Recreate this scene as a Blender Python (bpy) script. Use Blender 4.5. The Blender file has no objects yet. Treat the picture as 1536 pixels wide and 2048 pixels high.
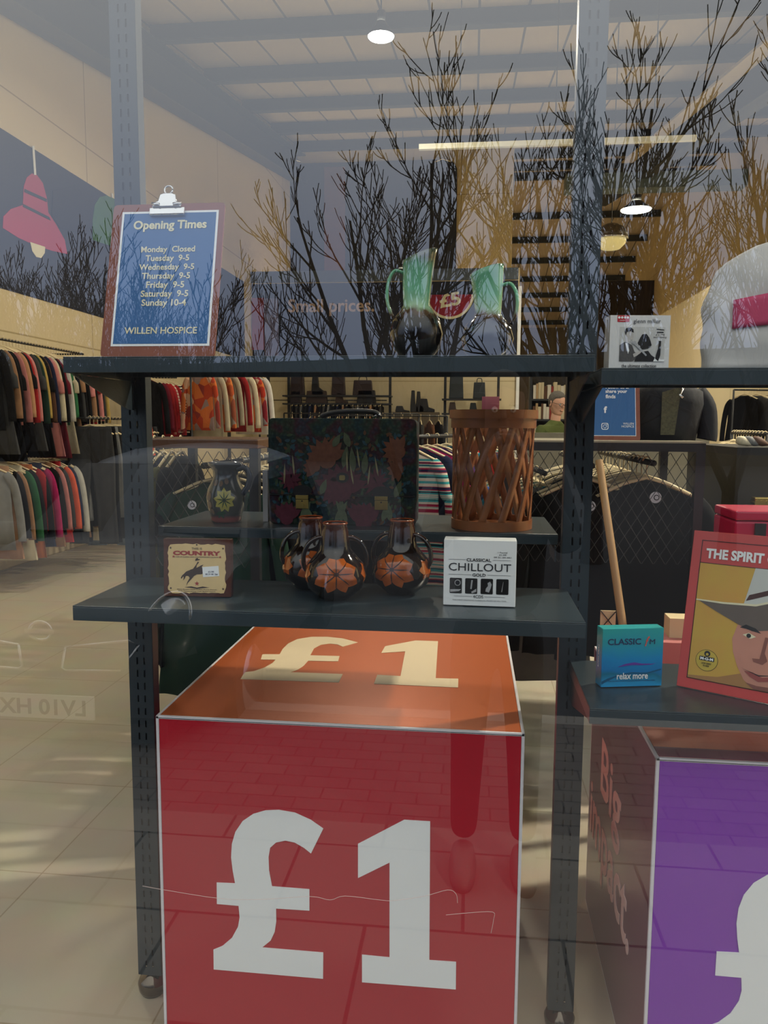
import bpy, math, random
from mathutils import Vector, Matrix, Euler
PI = math.pi
R = math.radians
sc = bpy.context.scene
COL = sc.collection

# ------------------------------------------------------------ camera
F_PX = 1560.0
yaw, pit, rol = R(6.35), R(6.35), R(0.35)
cy_, sy_, cp_, sp_, cr_, sr_ = math.cos(yaw), math.sin(yaw), math.cos(pit), math.sin(pit), math.cos(rol), math.sin(rol)
FW = Vector((-sy_ * cp_, cy_ * cp_, -sp_))
r0 = Vector((cy_, sy_, 0)); u0 = r0.cross(FW)
RT = cr_ * r0 + sr_ * u0
UP = -sr_ * r0 + cr_ * u0
CAM = Vector((0, 0, 1.42))
cam = bpy.data.cameras.new('camera')
cam.sensor_fit = 'HORIZONTAL'; cam.sensor_width = 36.0
cam.lens = F_PX / 1536 * 36.0
cam.clip_start = 0.02; cam.clip_end = 300
co = bpy.data.objects.new('camera', cam); COL.objects.link(co)
m = Matrix.Identity(4)
for i in range(3):
    m[i][0] = RT[i]; m[i][1] = UP[i]; m[i][2] = -FW[i]; m[i][3] = CAM[i]
co.matrix_world = m
sc.camera = co

# ------------------------------------------------------------ world, exposure, interior light
sc.view_settings.view_transform = 'Standard'
sc.view_settings.look = 'None'
sc.view_settings.exposure = 0.0
sc.view_settings.gamma = 1.0
sc.view_settings.use_curve_mapping = False
w = bpy.data.worlds.new('world'); sc.world = w; w.use_nodes = True
nt = w.node_tree; nt.nodes.clear()
tc = nt.nodes.new('ShaderNodeTexCoord'); sx = nt.nodes.new('ShaderNodeSeparateXYZ')
rp = nt.nodes.new('ShaderNodeValToRGB'); bg = nt.nodes.new('ShaderNodeBackground'); wo = nt.nodes.new('ShaderNodeOutputWorld')
nz = nt.nodes.new('ShaderNodeTexNoise'); nz.inputs['Scale'].default_value = 2.2
mx = nt.nodes.new('ShaderNodeMath'); mx.operation = 'MULTIPLY_ADD'; mx.inputs[1].default_value = 0.10
nt.links.new(tc.outputs['Generated'], nz.inputs['Vector'])
nt.links.new(nz.outputs['Fac'], mx.inputs[0])
nt.links.new(tc.outputs['Generated'], sx.inputs[0]); nt.links.new(sx.outputs['Z'], mx.inputs[2])
nt.links.new(mx.outputs[0], rp.inputs[0]); nt.links.new(rp.outputs[0], bg.inputs[0]); nt.links.new(bg.outputs[0], wo.inputs[0])
els = rp.color_ramp.elements
els[0].position = 0.04; els[0].color = (0.22, 0.27, 0.40, 1)
els[1].position = 0.62; els[1].color = (0.92, 0.93, 0.93, 1)
e = els.new(0.25); e.color = (0.36, 0.42, 0.56, 1)
e = els.new(0.42); e.color = (0.62, 0.66, 0.72, 1)
bg.inputs['Strength'].default_value = 1.85
LAMP_W = 94.0
WARM = (1.0, 0.90, 0.74)

# ------------------------------------------------------------ helpers
def at(x, y, X=None, Y=None, Z=None):
    """world point on the plane X=, Y= or Z= that the pixel looks at"""
    d = FW + RT * ((x - 768) / F_PX) - UP * ((y - 1024) / F_PX)
    if X is not None: t = (X - CAM.x) / d.x
    elif Y is not None: t = (Y - CAM.y) / d.y
    else: t = (Z - CAM.z) / d.z
    return CAM + d * t

GLASS_Y = 1.12
def atr(x, y, Yv):
    """point outside whose mirror image in the window pane sits at depth Yv"""
    p = at(x, y, Y=Yv); return Vector((p.x, 2 * GLASS_Y - p.y, p.z))

def srgb(r, g, b):
    f = lambda c: (c / 255 / 12.92) if c / 255 <= 0.04045 else ((c / 255 + 0.055) / 1.055) ** 2.4
    return (f(r), f(g), f(b), 1)

def new_mat(name):
    mt = bpy.data.materials.new(name); mt.use_nodes = True
    return mt, mt.node_tree, mt.node_tree.nodes['Principled BSDF']

def mat(name, col, rough=0.6, metal=0.0, var=0.12, scale=12.0, bump=0.0, coat=0.0, emit=None, estr=0.0, spec=None, col2=None):
    mt, t, b = new_mat(name)
    tcn = t.nodes.new('ShaderNodeTexCoord'); n = t.nodes.new('ShaderNodeTexNoise')
    n.inputs['Scale'].default_value = scale; n.inputs['Detail'].default_value = 4
    t.links.new(tcn.outputs['Object'], n.inputs['Vector'])
    mr = t.nodes.new('ShaderNodeMix'); mr.data_type = 'RGBA'
    c = Vector(col[:3]); d = Vector(col2[:3]) if col2 else c * (1 - var)
    mr.inputs['A'].default_value = (*(c if col2 else c * (1 + var * .5)), 1); mr.inputs['B'].default_value = (*d, 1)
    t.links.new(n.outputs['Fac'], mr.inputs['Factor'])
    t.links.new(mr.outputs['Result'], b.inputs['Base Color'])
    b.inputs['Roughness'].default_value = rough; b.inputs['Metallic'].default_value = metal
    if coat: b.inputs['Coat Weight'].default_value = coat; b.inputs['Coat Roughness'].default_value = 0.08
    if spec is not None: b.inputs['Specular IOR Level'].default_value = spec
    if bump:
        bp = t.nodes.new('ShaderNodeBump'); bp.inputs['Strength'].default_value = bump; bp.inputs['Distance'].default_value = 0.01
        t.links.new(n.outputs['Fac'], bp.inputs['Height']); t.links.new(bp.outputs[0], b.inputs['Normal'])
    if emit:
        b.inputs['Emission Color'].default_value = (*emit[:3], 1); b.inputs['Emission Strength'].default_value = estr
    return mt

class MB:
    def __init__(s): s.v = []; s.f = []; s.mi = []
    def add(s, vs, fs, mi=0):
        o = len(s.v); s.v += [tuple(v) for v in vs]; s.f += [tuple(i + o for i in f) for f in fs]; s.mi += [mi] * len(fs); return s
    def box(s, x0, x1, y0, y1, z0, z1, mi=0, M=None):
        vs = [Vector((x, y, z)) for z in (z0, z1) for y in (y0, y1) for x in (x0, x1)]
        if M: vs = [M @ v for v in vs]
        return s.add(vs, [(0, 2, 3, 1), (4, 5, 7, 6), (0, 1, 5, 4), (2, 6, 7, 3), (0, 4, 6, 2), (1, 3, 7, 5)], mi)
    def rings(s, rings, closed=True, cap=True, mi=0):
        n = len(rings[0]); vs = [p for r in rings for p in r]; fs = []
        for i in range(len(rings) - 1):
            for j in range(n if closed else n - 1):
                k = (j + 1) % n
                fs.append((i * n + j, i * n + k, (i + 1) * n + k, (i + 1) * n + j))
        if cap and closed:
            fs.append(tuple(range(n - 1, -1, -1))); fs.append(tuple(range((len(rings) - 1) * n, len(rings) * n)))
        return s.add(vs, fs, mi)
    def tube(s, pts, r, n=8, flat=1.0, mi=0, cap=True):
        pts = [Vector(p) for p in pts]; rs = r if isinstance(r, (list, tuple)) else [r] * len(pts)
        rings = []; prev = None
        for i, p in enumerate(pts):
            t = (pts[min(i + 1, len(pts) - 1)] - pts[max(i - 1, 0)])
            t = t.normalized() if t.length > 1e-9 else Vector((0, 0, 1))
            if prev is None:
                a = Vector((0, 0, 1)) if abs(t.z) < .9 else Vector((1, 0, 0)); a = a - t * a.dot(t)
            else: a = prev - t * prev.dot(t)
            a.normalize(); prev = a; b = t.cross(a)
            rings.append([p + (a * math.cos(q) * flat + b * math.sin(q)) * rs[i] for q in [2 * PI * k / n for k in range(n)]])
        return s.rings(rings, cap=cap, mi=mi)
    def lathe(s, prof, n=32, c=(0, 0, 0), mi=0, cap=True, sx=1, sy=1):
        rings = [[(c[0] + r * sx * math.cos(2 * PI * k / n), c[1] + r * sy * math.sin(2 * PI * k / n), c[2] + z) for k in range(n)] for r, z in prof]
        return s.rings(rings, cap=cap, mi=mi)
    def prism(s, poly, fr, t, mi=0):
        """poly: 2-D outline; fr(u,v,w) -> point; extruded from w=0 to w=t"""
        n = len(poly); vs = [fr(u, v, 0) for u, v in poly] + [fr(u, v, t) for u, v in poly]
        fs = [tuple(range(n)), tuple(range(2 * n - 1, n - 1, -1))]
        fs += [(i, i + n, (i + 1) % n + n, (i + 1) % n) for i in range(n)]
        return s.add(vs, fs, mi)
    def xf(s, M): s.v = [tuple(M @ Vector(v)) for v in s.v]; return s
    def build(s, name, mt=None, parent=None, loc=None, rot=None, smooth=False, bevel=0, sub=0, solid=0, scale=None):
        me = bpy.data.meshes.new(name); me.from_pydata(s.v, [], s.f); me.validate()
        o = bpy.data.objects.new(name, me); COL.objects.link(o)
        for q in (mt if isinstance(mt, (list, tuple)) else [mt]):
            if q: me.materials.append(q)
        if isinstance(mt, (list, tuple)) and len(me.polygons) == len(s.mi):
            for p, i in zip(me.polygons, s.mi): p.material_index = i
        import bmesh
        bm = bmesh.new(); bm.from_mesh(me); bmesh.ops.recalc_face_normals(bm, faces=bm.faces); bm.to_mesh(me); bm.free()
        if smooth:
            for p in me.polygons: p.use_smooth = True
            if smooth == 'auto': me.set_sharp_from_angle(angle=R(40))
        if parent: o.parent = parent
        if loc is not None: o.location = loc
        if rot is not None: o.rotation_euler = rot
        if bevel:
            b = o.modifiers.new('bevel', 'BEVEL'); b.width = bevel; b.segments = 2; b.limit_method = 'ANGLE'
        if solid:
            b = o.modifiers.new('solid', 'SOLIDIFY'); b.thickness = solid; b.offset = 0
        if sub:
            b = o.modifiers.new('sub', 'SUBSURF'); b.levels = sub; b.render_levels = sub
        return o

def tag(o, label=None, cat=None, group=None, kind=None):
    if label: o['label'] = label
    if cat: o['category'] = cat
    if group: o['group'] = group
    if kind: o['kind'] = kind
    return o
def thing(name, label, cat, loc=(0, 0, 0), rot=(0, 0, 0), group=None):
    o = bpy.data.objects.new(name, None); COL.objects.link(o); o.location = loc; o.rotation_euler = rot
    o.empty_display_size = .05
    return tag(o, label, cat, group)
def struct(o): o['kind'] = 'structure'; return o
def kids(o): return list(o.children)
def copy_tree(o, parent=None):
    c = o.copy(); COL.objects.link(c)
    if parent: c.parent = parent
    for ch in kids(o): copy_tree(ch, c)
    return c
def catmull(pts, k=6, closed=False):
    P = [Vector(p) for p in pts]; n = len(P); out = []
    rng = range(n if closed else n - 1)
    for i in rng:
        g = lambda j: P[j % n] if closed else P[max(0, min(n - 1, j))]
        a, b, c, d = g(i - 1), g(i), g(i + 1), g(i + 2)
        for q in range(k):
            t = q / k
            out.append(0.5 * ((2 * b) + (c - a) * t + (2 * a - 5 * b + 4 * c - d) * t * t + (3 * b - a - 3 * c + d) * t ** 3))
    if not closed: out.append(P[-1])
    return out

def text(s, size, mt, parent=None, loc=(0, 0, 0), rot=(PI / 2, 0, 0), width=None, bold=0.0, ext=0.0006, align='CENTER', shear=0.0, name='lettering', space=1.0, height=None, label=None, lines=1.0):
    c = bpy.data.curves.new('t', 'FONT'); c.body = s; c.size = size; c.align_x = align; c.align_y = 'CENTER'
    c.extrude = ext; c.offset = bold; c.shear = shear; c.space_character = space; c.space_line = lines; c.resolution_u = 3
    o = bpy.data.objects.new('t', c); COL.objects.link(o)
    dg = bpy.context.evaluated_depsgraph_get(); me = bpy.data.meshes.new_from_object(o.evaluated_get(dg))
    bpy.data.objects.remove(o); bpy.data.curves.remove(c)
    xs = [v.co.x for v in me.vertices]; ys = [v.co.y for v in me.vertices]
    if xs:
        cx = (max(xs) + min(xs)) / 2 if align == 'CENTER' else min(xs); cyy = (max(ys) + min(ys)) / 2
        kx = width / (max(xs) - min(xs)) if width else 1; ky = height / (max(ys) - min(ys)) if height else (kx if width else 1)
        for v in me.vertices: v.co.x = (v.co.x - cx) * kx; v.co.y = (v.co.y - cyy) * ky
    me.materials.clear(); me.materials.append(mt)
    o = bpy.data.objects.new(name, me); COL.objects.link(o); o.location = loc; o.rotation_euler = rot
    if parent: o.parent = parent
    if label: o['label'] = label
    return o

# ------------------------------------------------------------ materials
M = {}
M['cream'] = mat('cream_wall_paint', srgb(226, 210, 172), .8, var=.06, scale=1.5)
M['floor'] = None
M['post'] = mat('slate_blue_powder_coat', srgb(40, 52, 60), .42, var=.12, scale=30)
M['shelf'] = mat('slate_shelf_coat', srgb(52, 64, 70), .28, var=.10, scale=18)
M['steel'] = mat('grey_steel_beam_paint', srgb(58, 68, 74), .55, var=.1, scale=3)
M['dark'] = mat('dark_metal', srgb(30, 32, 34), .45)
M['black'] = mat('black_plastic', srgb(14, 14, 15), .4)
M['white'] = mat('white_print', srgb(246, 249, 248), .4, var=.02)
M['creamtext'] = mat('cream_print', srgb(232, 226, 190), .5, var=.02)
M['chrome'] = mat('chrome', srgb(215, 215, 215), .12, 1.0, var=.05)
M['brass'] = mat('brass', srgb(205, 180, 105), .28, 1.0, var=.1)
M['red'] = mat('red_laminate', srgb(184, 24, 46), .32, var=.04, scale=4, spec=.5)
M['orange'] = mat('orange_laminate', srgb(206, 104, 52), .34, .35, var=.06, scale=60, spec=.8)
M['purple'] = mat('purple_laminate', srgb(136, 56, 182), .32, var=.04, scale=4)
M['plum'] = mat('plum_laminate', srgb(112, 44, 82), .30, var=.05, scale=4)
M['trim'] = mat('white_edge_trim', srgb(225, 222, 226), .4, var=.03)
M['wood'] = mat('walnut_wood', srgb(92, 62, 42), .32, var=.3, scale=8)
M['mdf'] = mat('brown_hardboard', srgb(136, 74, 52), .55, var=.12, scale=25)
M['mural'] = mat('dark_blue_mural', srgb(30, 36, 52), .6, var=.1, scale=1)
M['pink'] = mat('pink_print', srgb(178, 58, 92), .6, var=.05)
M['hanger'] = mat('clear_cream_hanger', srgb(225, 205, 160), .4)
M['glaze'] = None

def link(t, a, b): t.links.new(a, b)

def make_floor():
    mt, t, b = new_mat('beige_vinyl_tiles')
    tcn = t.nodes.new('ShaderNodeTexCoord'); br = t.nodes.new('ShaderNodeTexBrick')
    br.offset = 0.0; br.inputs['Scale'].default_value = 1; br.inputs['Brick Width'].default_value = .6; br.inputs['Row Height'].default_value = .6
    br.inputs['Mortar Size'].default_value = .0025; br.inputs['Color1'].default_value = srgb(190, 180, 158); br.inputs['Color2'].default_value = srgb(184, 174, 152)
    br.inputs['Mortar'].default_value = srgb(160, 145, 120)
    n = t.nodes.new('ShaderNodeTexNoise'); n.inputs['Scale'].default_value = 5; n.inputs['Detail'].default_value = 6
    mp = t.nodes.new('ShaderNodeMapping'); mp.inputs['Rotation'].default_value = (0, 0, R(0))
    mp.inputs['Location'].default_value = (.13, .2, 0)
    link(t, tcn.outputs['Object'], mp.inputs[0]); link(t, mp.outputs[0], br.inputs['Vector']); link(t, tcn.outputs['Object'], n.inputs['Vector'])
    mr = t.nodes.new('ShaderNodeMix'); mr.data_type = 'RGBA'; mr.blend_type = 'MULTIPLY'; mr.inputs['Factor'].default_value = .25
    link(t, br.outputs['Color'], mr.inputs['A']); link(t, n.outputs['Color'], mr.inputs['B']); link(t, mr.outputs['Result'], b.inputs['Base Color'])
    b.inputs['Roughness'].default_value = .45
    return mt
M['floor'] = make_floor()

def make_roof():
    mt, t, b = new_mat('cream_roof_sheeting')
    tcn = t.nodes.new('ShaderNodeTexCoord'); s = t.nodes.new('ShaderNodeSeparateXYZ'); link(t, tcn.outputs['Object'], s.inputs[0])
    a = t.nodes.new('ShaderNodeMath'); a.operation = 'PINGPONG'; a.inputs[1].default_value = .31; link(t, s.outputs['X'], a.inputs[0])
    g = t.nodes.new('ShaderNodeMath'); g.operation = 'LESS_THAN'; g.inputs[1].default_value = .016; link(t, a.outputs[0], g.inputs[0])
    mr = t.nodes.new('ShaderNodeMix'); mr.data_type = 'RGBA'; mr.inputs['A'].default_value = srgb(206, 194, 176); mr.inputs['B'].default_value = srgb(92, 88, 84)
    link(t, g.outputs[0], mr.inputs['Factor']); link(t, mr.outputs['Result'], b.inputs['Base Color']); b.inputs['Roughness'].default_value = .8
    return mt
M['roof'] = make_roof()

def make_glass():
    mt = bpy.data.materials.new('window_pane_glass'); mt.use_nodes = True; t = mt.node_tree; t.nodes.clear()
    out = t.nodes.new('ShaderNodeOutputMaterial'); mxs = t.nodes.new('ShaderNodeMixShader')
    tr = t.nodes.new('ShaderNodeBsdfTransparent'); gl = t.nodes.new('ShaderNodeBsdfGlossy'); gl.inputs['Roughness'].default_value = 0.0
    tr.inputs[0].default_value = (.93, .95, .94, 1)
    geo = t.nodes.new('ShaderNodeNewGeometry'); dt = t.nodes.new('ShaderNodeVectorMath'); dt.operation = 'DOT_PRODUCT'
    link(t, geo.outputs['Normal'], dt.inputs[0]); link(t, geo.outputs['Incoming'], dt.inputs[1])
    def mth(op, a, bb):
        n = t.nodes.new('ShaderNodeMath'); n.operation = op
        for i, q in enumerate((a, bb)):
            if q is None: continue
            if isinstance(q, (int, float)): n.inputs[i].default_value = q
            else: link(t, q, n.inputs[i])
        return n.outputs[0]
    ab = mth('ABSOLUTE', dt.outputs['Value'], None); inv = mth('SUBTRACT', 1.0, ab); p5 = mth('POWER', inv, 5.0)
    f = mth('MULTIPLY_ADD', p5, .80); t.nodes[-1].inputs[2].default_value = .19
    link(t, f, mxs.inputs[0]); link(t, tr.outputs[0], mxs.inputs[1]); link(t, gl.outputs[0], mxs.inputs[2]); link(t, mxs.outputs[0], out.inputs[0])
    t2 = bpy.data.materials.new('window_pane_inner_face'); t2.use_nodes = True; q = t2.node_tree; q.nodes.clear()
    o2 = q.nodes.new('ShaderNodeOutputMaterial'); r2 = q.nodes.new('ShaderNodeBsdfTransparent'); q.links.new(r2.outputs[0], o2.inputs[0])
    return [mt, t2]
M['pane'] = make_glass()

def make_fabric(name, mode):
    mt, t, b = new_mat(name); oi = t.nodes.new('ShaderNodeObjectInfo'); tcn = t.nodes.new('ShaderNodeTexCoord')
    mr = t.nodes.new('ShaderNodeMix'); mr.data_type = 'RGBA'; link(t, oi.outputs['Color'], mr.inputs['A'])
    if mode == 'plain':
        n = t.nodes.new('ShaderNodeTexNoise'); n.inputs['Scale'].default_value = 14; link(t, tcn.outputs['Object'], n.inputs['Vector'])
        mr.blend_type = 'MULTIPLY'; link(t, n.outputs['Fac'], mr.inputs['B']); mr.inputs['Factor'].default_value = .35
    elif mode == 'striped':
        wv = t.nodes.new('ShaderNodeTexWave'); wv.bands_direction = 'Z'; wv.inputs['Scale'].default_value = 9; wv.inputs['Distortion'].default_value = 1.2
        link(t, tcn.outputs['Object'], wv.inputs['Vector'])
        g = t.nodes.new('ShaderNodeMath'); g.operation = 'GREATER_THAN'; g.inputs[1].default_value = .5; link(t, wv.outputs['Fac'], g.inputs[0])
        link(t, g.outputs[0], mr.inputs['Factor']); mr.inputs['B'].default_value = srgb(225, 215, 190)
    elif mode == 'multi':
        wv = t.nodes.new('ShaderNodeTexNoise'); wv.inputs['Scale'].default_value = 1.0
        mp = t.nodes.new('ShaderNodeMapping'); mp.inputs['Scale'].default_value = (.1, .1, 30); link(t, tcn.outputs['Object'], mp.inputs[0]); link(t, mp.outputs[0], wv.inputs['Vector'])
        r2 = t.nodes.new('ShaderNodeValToRGB'); r2.color_ramp.interpolation = 'CONSTANT'; e = r2.color_ramp.elements
        e[0].color = srgb(20, 45, 60); e[1].position = .42; e[1].color = srgb(60, 150, 150)
        for p, c in ((.48, srgb(205, 190, 170)), (.53, srgb(150, 25, 60)), (.6, srgb(35, 20, 60))): q = e.new(p); q.color = c
        link(t, wv.outputs['Fac'], r2.inputs[0]); link(t, r2.outputs[0], mr.inputs['B']); mr.inputs['Factor'].default_value = 1
    else:
        vo = t.nodes.new('ShaderNodeTexVoronoi'); vo.inputs['Scale'].default_value = 9; link(t, tcn.outputs['Object'], vo.inputs['Vector'])
        r2 = t.nodes.new('ShaderNodeValToRGB'); r2.color_ramp.interpolation = 'CONSTANT'; e = r2.color_ramp.elements
        e[0].color = srgb(190, 60, 40); e[1].position = .35; e[1].color = srgb(230, 190, 160)
        for p, c in ((.5, srgb(140, 40, 50)), (.65, srgb(150, 140, 140)), (.8, srgb(226, 120, 60))): q = e.new(p); q.color = c
        s2 = t.nodes.new('ShaderNodeSeparateColor'); link(t, vo.outputs['Color'], s2.inputs[0])
        link(t, s2.outputs[0], r2.inputs[0]); link(t, r2.outputs[0], mr.inputs['B']); mr.inputs['Factor'].default_value = .85
    link(t, mr.outputs['Result'], b.inputs['Base Color']); b.inputs['Roughness'].default_value = .9
    b.inputs['Specular IOR Level'].default_value = .2
    return mt
FAB = {k: make_fabric(k + '_cloth', k) for k in ('plain', 'striped', 'multi', 'floral')}
# ============================================================ STRUCTURE
XL, XR = -4.5, 6.5
Y_PART, Y_RIDGE, Y_BACK = 15.8, 27.0, 46.0
def roof_z(Y): return 4.65 + .17 * Y if Y < Y_RIDGE else 4.65 + .17 * Y_RIDGE - .17 * (Y - Y_RIDGE)
struct(MB().box(XL - .1, XR + .1, 1.02, Y_BACK + .1, -.12, 0).build('floor', M['floor']))
rt = MB()
for a, b in ((1.0, Y_RIDGE), (Y_RIDGE, Y_BACK + .2)):
    za, zb = roof_z(a + 1e-6 if a > 1 else a) + .2, roof_z(b if b <= Y_RIDGE else b) + .2
    rt.add([(XL - .1, a, za), (XR + .1, a, za), (XR + .1, b, zb), (XL - .1, b, zb), (XL - .1, a, za + .12), (XR + .1, a, za + .12), (XR + .1, b, zb + .12), (XL - .1, b, zb + .12)],
           [(0, 1, 2, 3), (7, 6, 5, 4), (0, 4, 5, 1), (1, 5, 6, 2), (2, 6, 7, 3), (3, 7, 4, 0)])
struct(rt.build('ceiling', M['roof']))
def side_wall(x0, x1, name, mt):
    q = MB(); pr = [(1.0, 0), (Y_BACK + .1, 0), (Y_BACK + .1, roof_z(Y_BACK) + .25), (Y_RIDGE, roof_z(Y_RIDGE) + .25), (1.0, roof_z(1) + .25)]
    q.prism(pr, lambda u, v, w_: (x0 + w_, u, v), x1 - x0); return struct(q.build(name, mt))
def make_wallmat():
    mt, t, b = new_mat('cream_wall_panels')
    tcn = t.nodes.new('ShaderNodeTexCoord'); s = t.nodes.new('ShaderNodeSeparateXYZ'); link(t, tcn.outputs['Object'], s.inputs[0])
    fs = []
    for ax, per, off in (('Y', 2.4, .6), ('X', 2.4, .35), ('Z', 1.15, .0)):
        ad = t.nodes.new('ShaderNodeMath'); ad.operation = 'ADD'; ad.inputs[1].default_value = off; link(t, s.outputs[ax], ad.inputs[0])
        a = t.nodes.new('ShaderNodeMath'); a.operation = 'PINGPONG'; a.inputs[1].default_value = per; link(t, ad.outputs[0], a.inputs[0])
        g = t.nodes.new('ShaderNodeMath'); g.operation = 'LESS_THAN'; g.inputs[1].default_value = .008; link(t, a.outputs[0], g.inputs[0]); fs.append(g.outputs[0])
    mm = t.nodes.new('ShaderNodeMath'); mm.operation = 'MAXIMUM'; link(t, fs[0], mm.inputs[0]); link(t, fs[2], mm.inputs[1])
    m2 = t.nodes.new('ShaderNodeMath'); m2.operation = 'MAXIMUM'; link(t, mm.outputs[0], m2.inputs[0]); link(t, fs[1], m2.inputs[1])
    mr = t.nodes.new('ShaderNodeMix'); mr.data_type = 'RGBA'; mr.inputs['A'].default_value = srgb(222, 206, 168); mr.inputs['B'].default_value = srgb(178, 160, 120)
    link(t, m2.outputs[0], mr.inputs['Factor']); link(t, mr.outputs['Result'], b.inputs['Base Color']); b.inputs['Roughness'].default_value = .75
    return mt
M['wall'] = make_wallmat()
side_wall(XL - .15, XL, 'wall_left', M['wall'])
side_wall(XR, XR + .15, 'wall_right', M['wall'])
struct(MB().box(XL - .1, XR + .1, Y_BACK, Y_BACK + .15, 0, roof_z(Y_BACK) + .3).build('wall_back', M['wall']))
# stockroom partition in front of the back wall
px_r = at(1036, 700, Y=Y_PART).x
z_top = at(700, 541, Y=Y_PART).z
pt = MB().box(XL, px_r, Y_PART, Y_PART + .15, 0, z_top)
struct(pt.build('wall_partition', M['wall']))
struct(MB().box(XL, px_r, 19.4, 19.55, 0, roof_z(19.5) + .15).build('wall_stockroom', M['wall']))
struct(MB().box(px_r - .02, px_r + .04, Y_PART - .03, Y_PART + .17, 0, z_top - .35).build('trim_1', M['white']))
struct(MB().box(XL + .01, px_r - .03, Y_PART - .04, Y_PART, z_top - .22, z_top).build('trim_2', mat('blue_grey_capping', srgb(96, 108, 122), .5)))
# right rear room panels
struct(MB().box(4.3, 4.45, 12.0, 19.8, 0, 4.0).build('wall_side_return', M['wall']))
# glazing
struct(MB().add([(XL, GLASS_Y, 0), (XR, GLASS_Y, 0), (XR, GLASS_Y, 4.9), (XL, GLASS_Y, 4.9), (XL, GLASS_Y + .01, 0), (XR, GLASS_Y + .01, 0), (XR, GLASS_Y + .01, 4.9), (XL, GLASS_Y + .01, 4.9)],
    [(0, 1, 2, 3)], 0).add([(XL, GLASS_Y, 0), (XR, GLASS_Y, 0), (XR, GLASS_Y, 4.9), (XL, GLASS_Y, 4.9), (XL, GLASS_Y + .01, 0), (XR, GLASS_Y + .01, 0), (XR, GLASS_Y + .01, 4.9), (XL, GLASS_Y + .01, 4.9)],
    [(4, 5, 6, 7), (0, 4, 5, 1), (3, 2, 6, 7), (0, 3, 7, 4), (1, 2, 6, 5)], 1).build('window_1', M['pane']))
struct(MB().box(XL - .15, XR + .15, 1.0, 1.2, -.1, -.001).box(XL - .15, XR + .15, 1.0, 1.2, 4.9, 5.2).build('trim_3', M['steel']))
struct(MB().box(XL - 3, XR + 3, .95, 1.15, 5.15, 6.6).build('wall_front', mat('grey_cladding', srgb(90, 94, 98), .6)))

# ---- roof steel: rafters and purlins
def rafter(X, name='roof_rafter', label='', xw=.16, mt=None, y0=2.0, y1=Y_RIDGE):
    q = MB(); zb = lambda Y: roof_z(Y) + .17 - .23
    lo = lambda Y: 5.52 - (7.4 - Y) * .153 if Y < 30 else 0
    q.prism([(y0, zb(y0) + .02), (y1, zb(y1) + .02), (y1, zb(y1) - .62), (y0, zb(y0) - .62)], lambda u, v, w_: (X - xw / 2 + w_, u, v), .025)
    q.prism([(y0, zb(y0) + .02), (y1, zb(y1) + .02), (y1, zb(y1)), (y0, zb(y0))], lambda u, v, w_: (X - xw + w_, u, v), 2 * xw)
    q.prism([(y0, zb(y0) - .60), (y1, zb(y1) - .60), (y1, zb(y1) - .62), (y0, zb(y0) - .62)], lambda u, v, w_: (X - xw + w_, u, v), 2 * xw)
    return tag(q.build(name, mt or M['steel']), label, 'beam')
rafter(-4.28, label='grey steel roof rafter running along the top of the left wall')
rafter(4.05, label='grey steel roof rafter crossing the upper right of the ceiling')
tray = MB(); 
tray.prism([(3, roof_z(3) - .32), (20, roof_z(20) - .32), (20, roof_z(20) - .36), (3, roof_z(3) - .36)], lambda u, v, w_: (3.45 + w_, u, v), .26)
tag(tray.build('cable_tray', mat('cream_tray', srgb(214, 200, 170), .6)), 'pale cable tray running diagonally beside the right roof rafter', 'cable tray')
py = 2.1; k = 0
ords = ['nearest the window', 'second from the window', 'third from the window', 'fourth from the window', 'fifth from the window', 'sixth from the window', 'seventh from the window', 'eighth from the window', 'ninth from the window', 'tenth from the window', 'eleventh from the window', 'twelfth from the window']
while py < Y_BACK - 1:
    if abs(py - Y_RIDGE) > .4:
        z = roof_z(py)
        x0 = XL + .2 if py < 19.3 else px_r + .0
        if py > 19.3: x0 = XL + .1
        q = MB().box(x0, XR - .02, py - .03, py + .03, z - .02, z + .19).box(x0, XR - .02, py - .10, py + .03, z - .04, z - .02)
        o = q.build('roof_purlin', M['steel'])
        tag(o, 'grey steel roof purlin under the cream ceiling, ' + (ords[k] if k < 12 else 'in the far half beyond the ridge'), 'beam', 'roof purlins')
        if k >= 12: o['label'] = 'grey steel roof purlin in the far half beyond the ridge'
    py += 2.1; k += 1
tag(MB().box(2.2, XR, 20.4, 20.9, at(1400, 372, Y=20.4).z, at(1400, 340, Y=20.4).z).build('air_duct', mat('pale_blue_duct', srgb(128, 148, 158), .5)), 'pale blue ventilation duct crossing the upper right of the shop', 'duct')

# linear light strip
a = at(838, 300, Y=9.8); b = at(1392, 284, Y=9.8)
t = thing('strip_light', 'long cream linear strip light hanging under the ceiling', 'light', ((a.x + b.x) / 2, 9.8, a.z))
L_ = (b.x - a.x) / 2
dz_ = 0.0
MB().box(-L_, L_, -.03, .03, 0, .06).build('housing', mat('cream_strip', srgb(240, 236, 205), .5, emit=(1, .95, .75), estr=.12), t)
for sx_ in (-L_ * .7, 0, L_ * .7): MB().tube([(sx_, 0, .05), (sx_, 0, roof_z(9.8) - a.z + .1)], .006, 6).build('suspension_rod', M['dark'], t)

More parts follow.
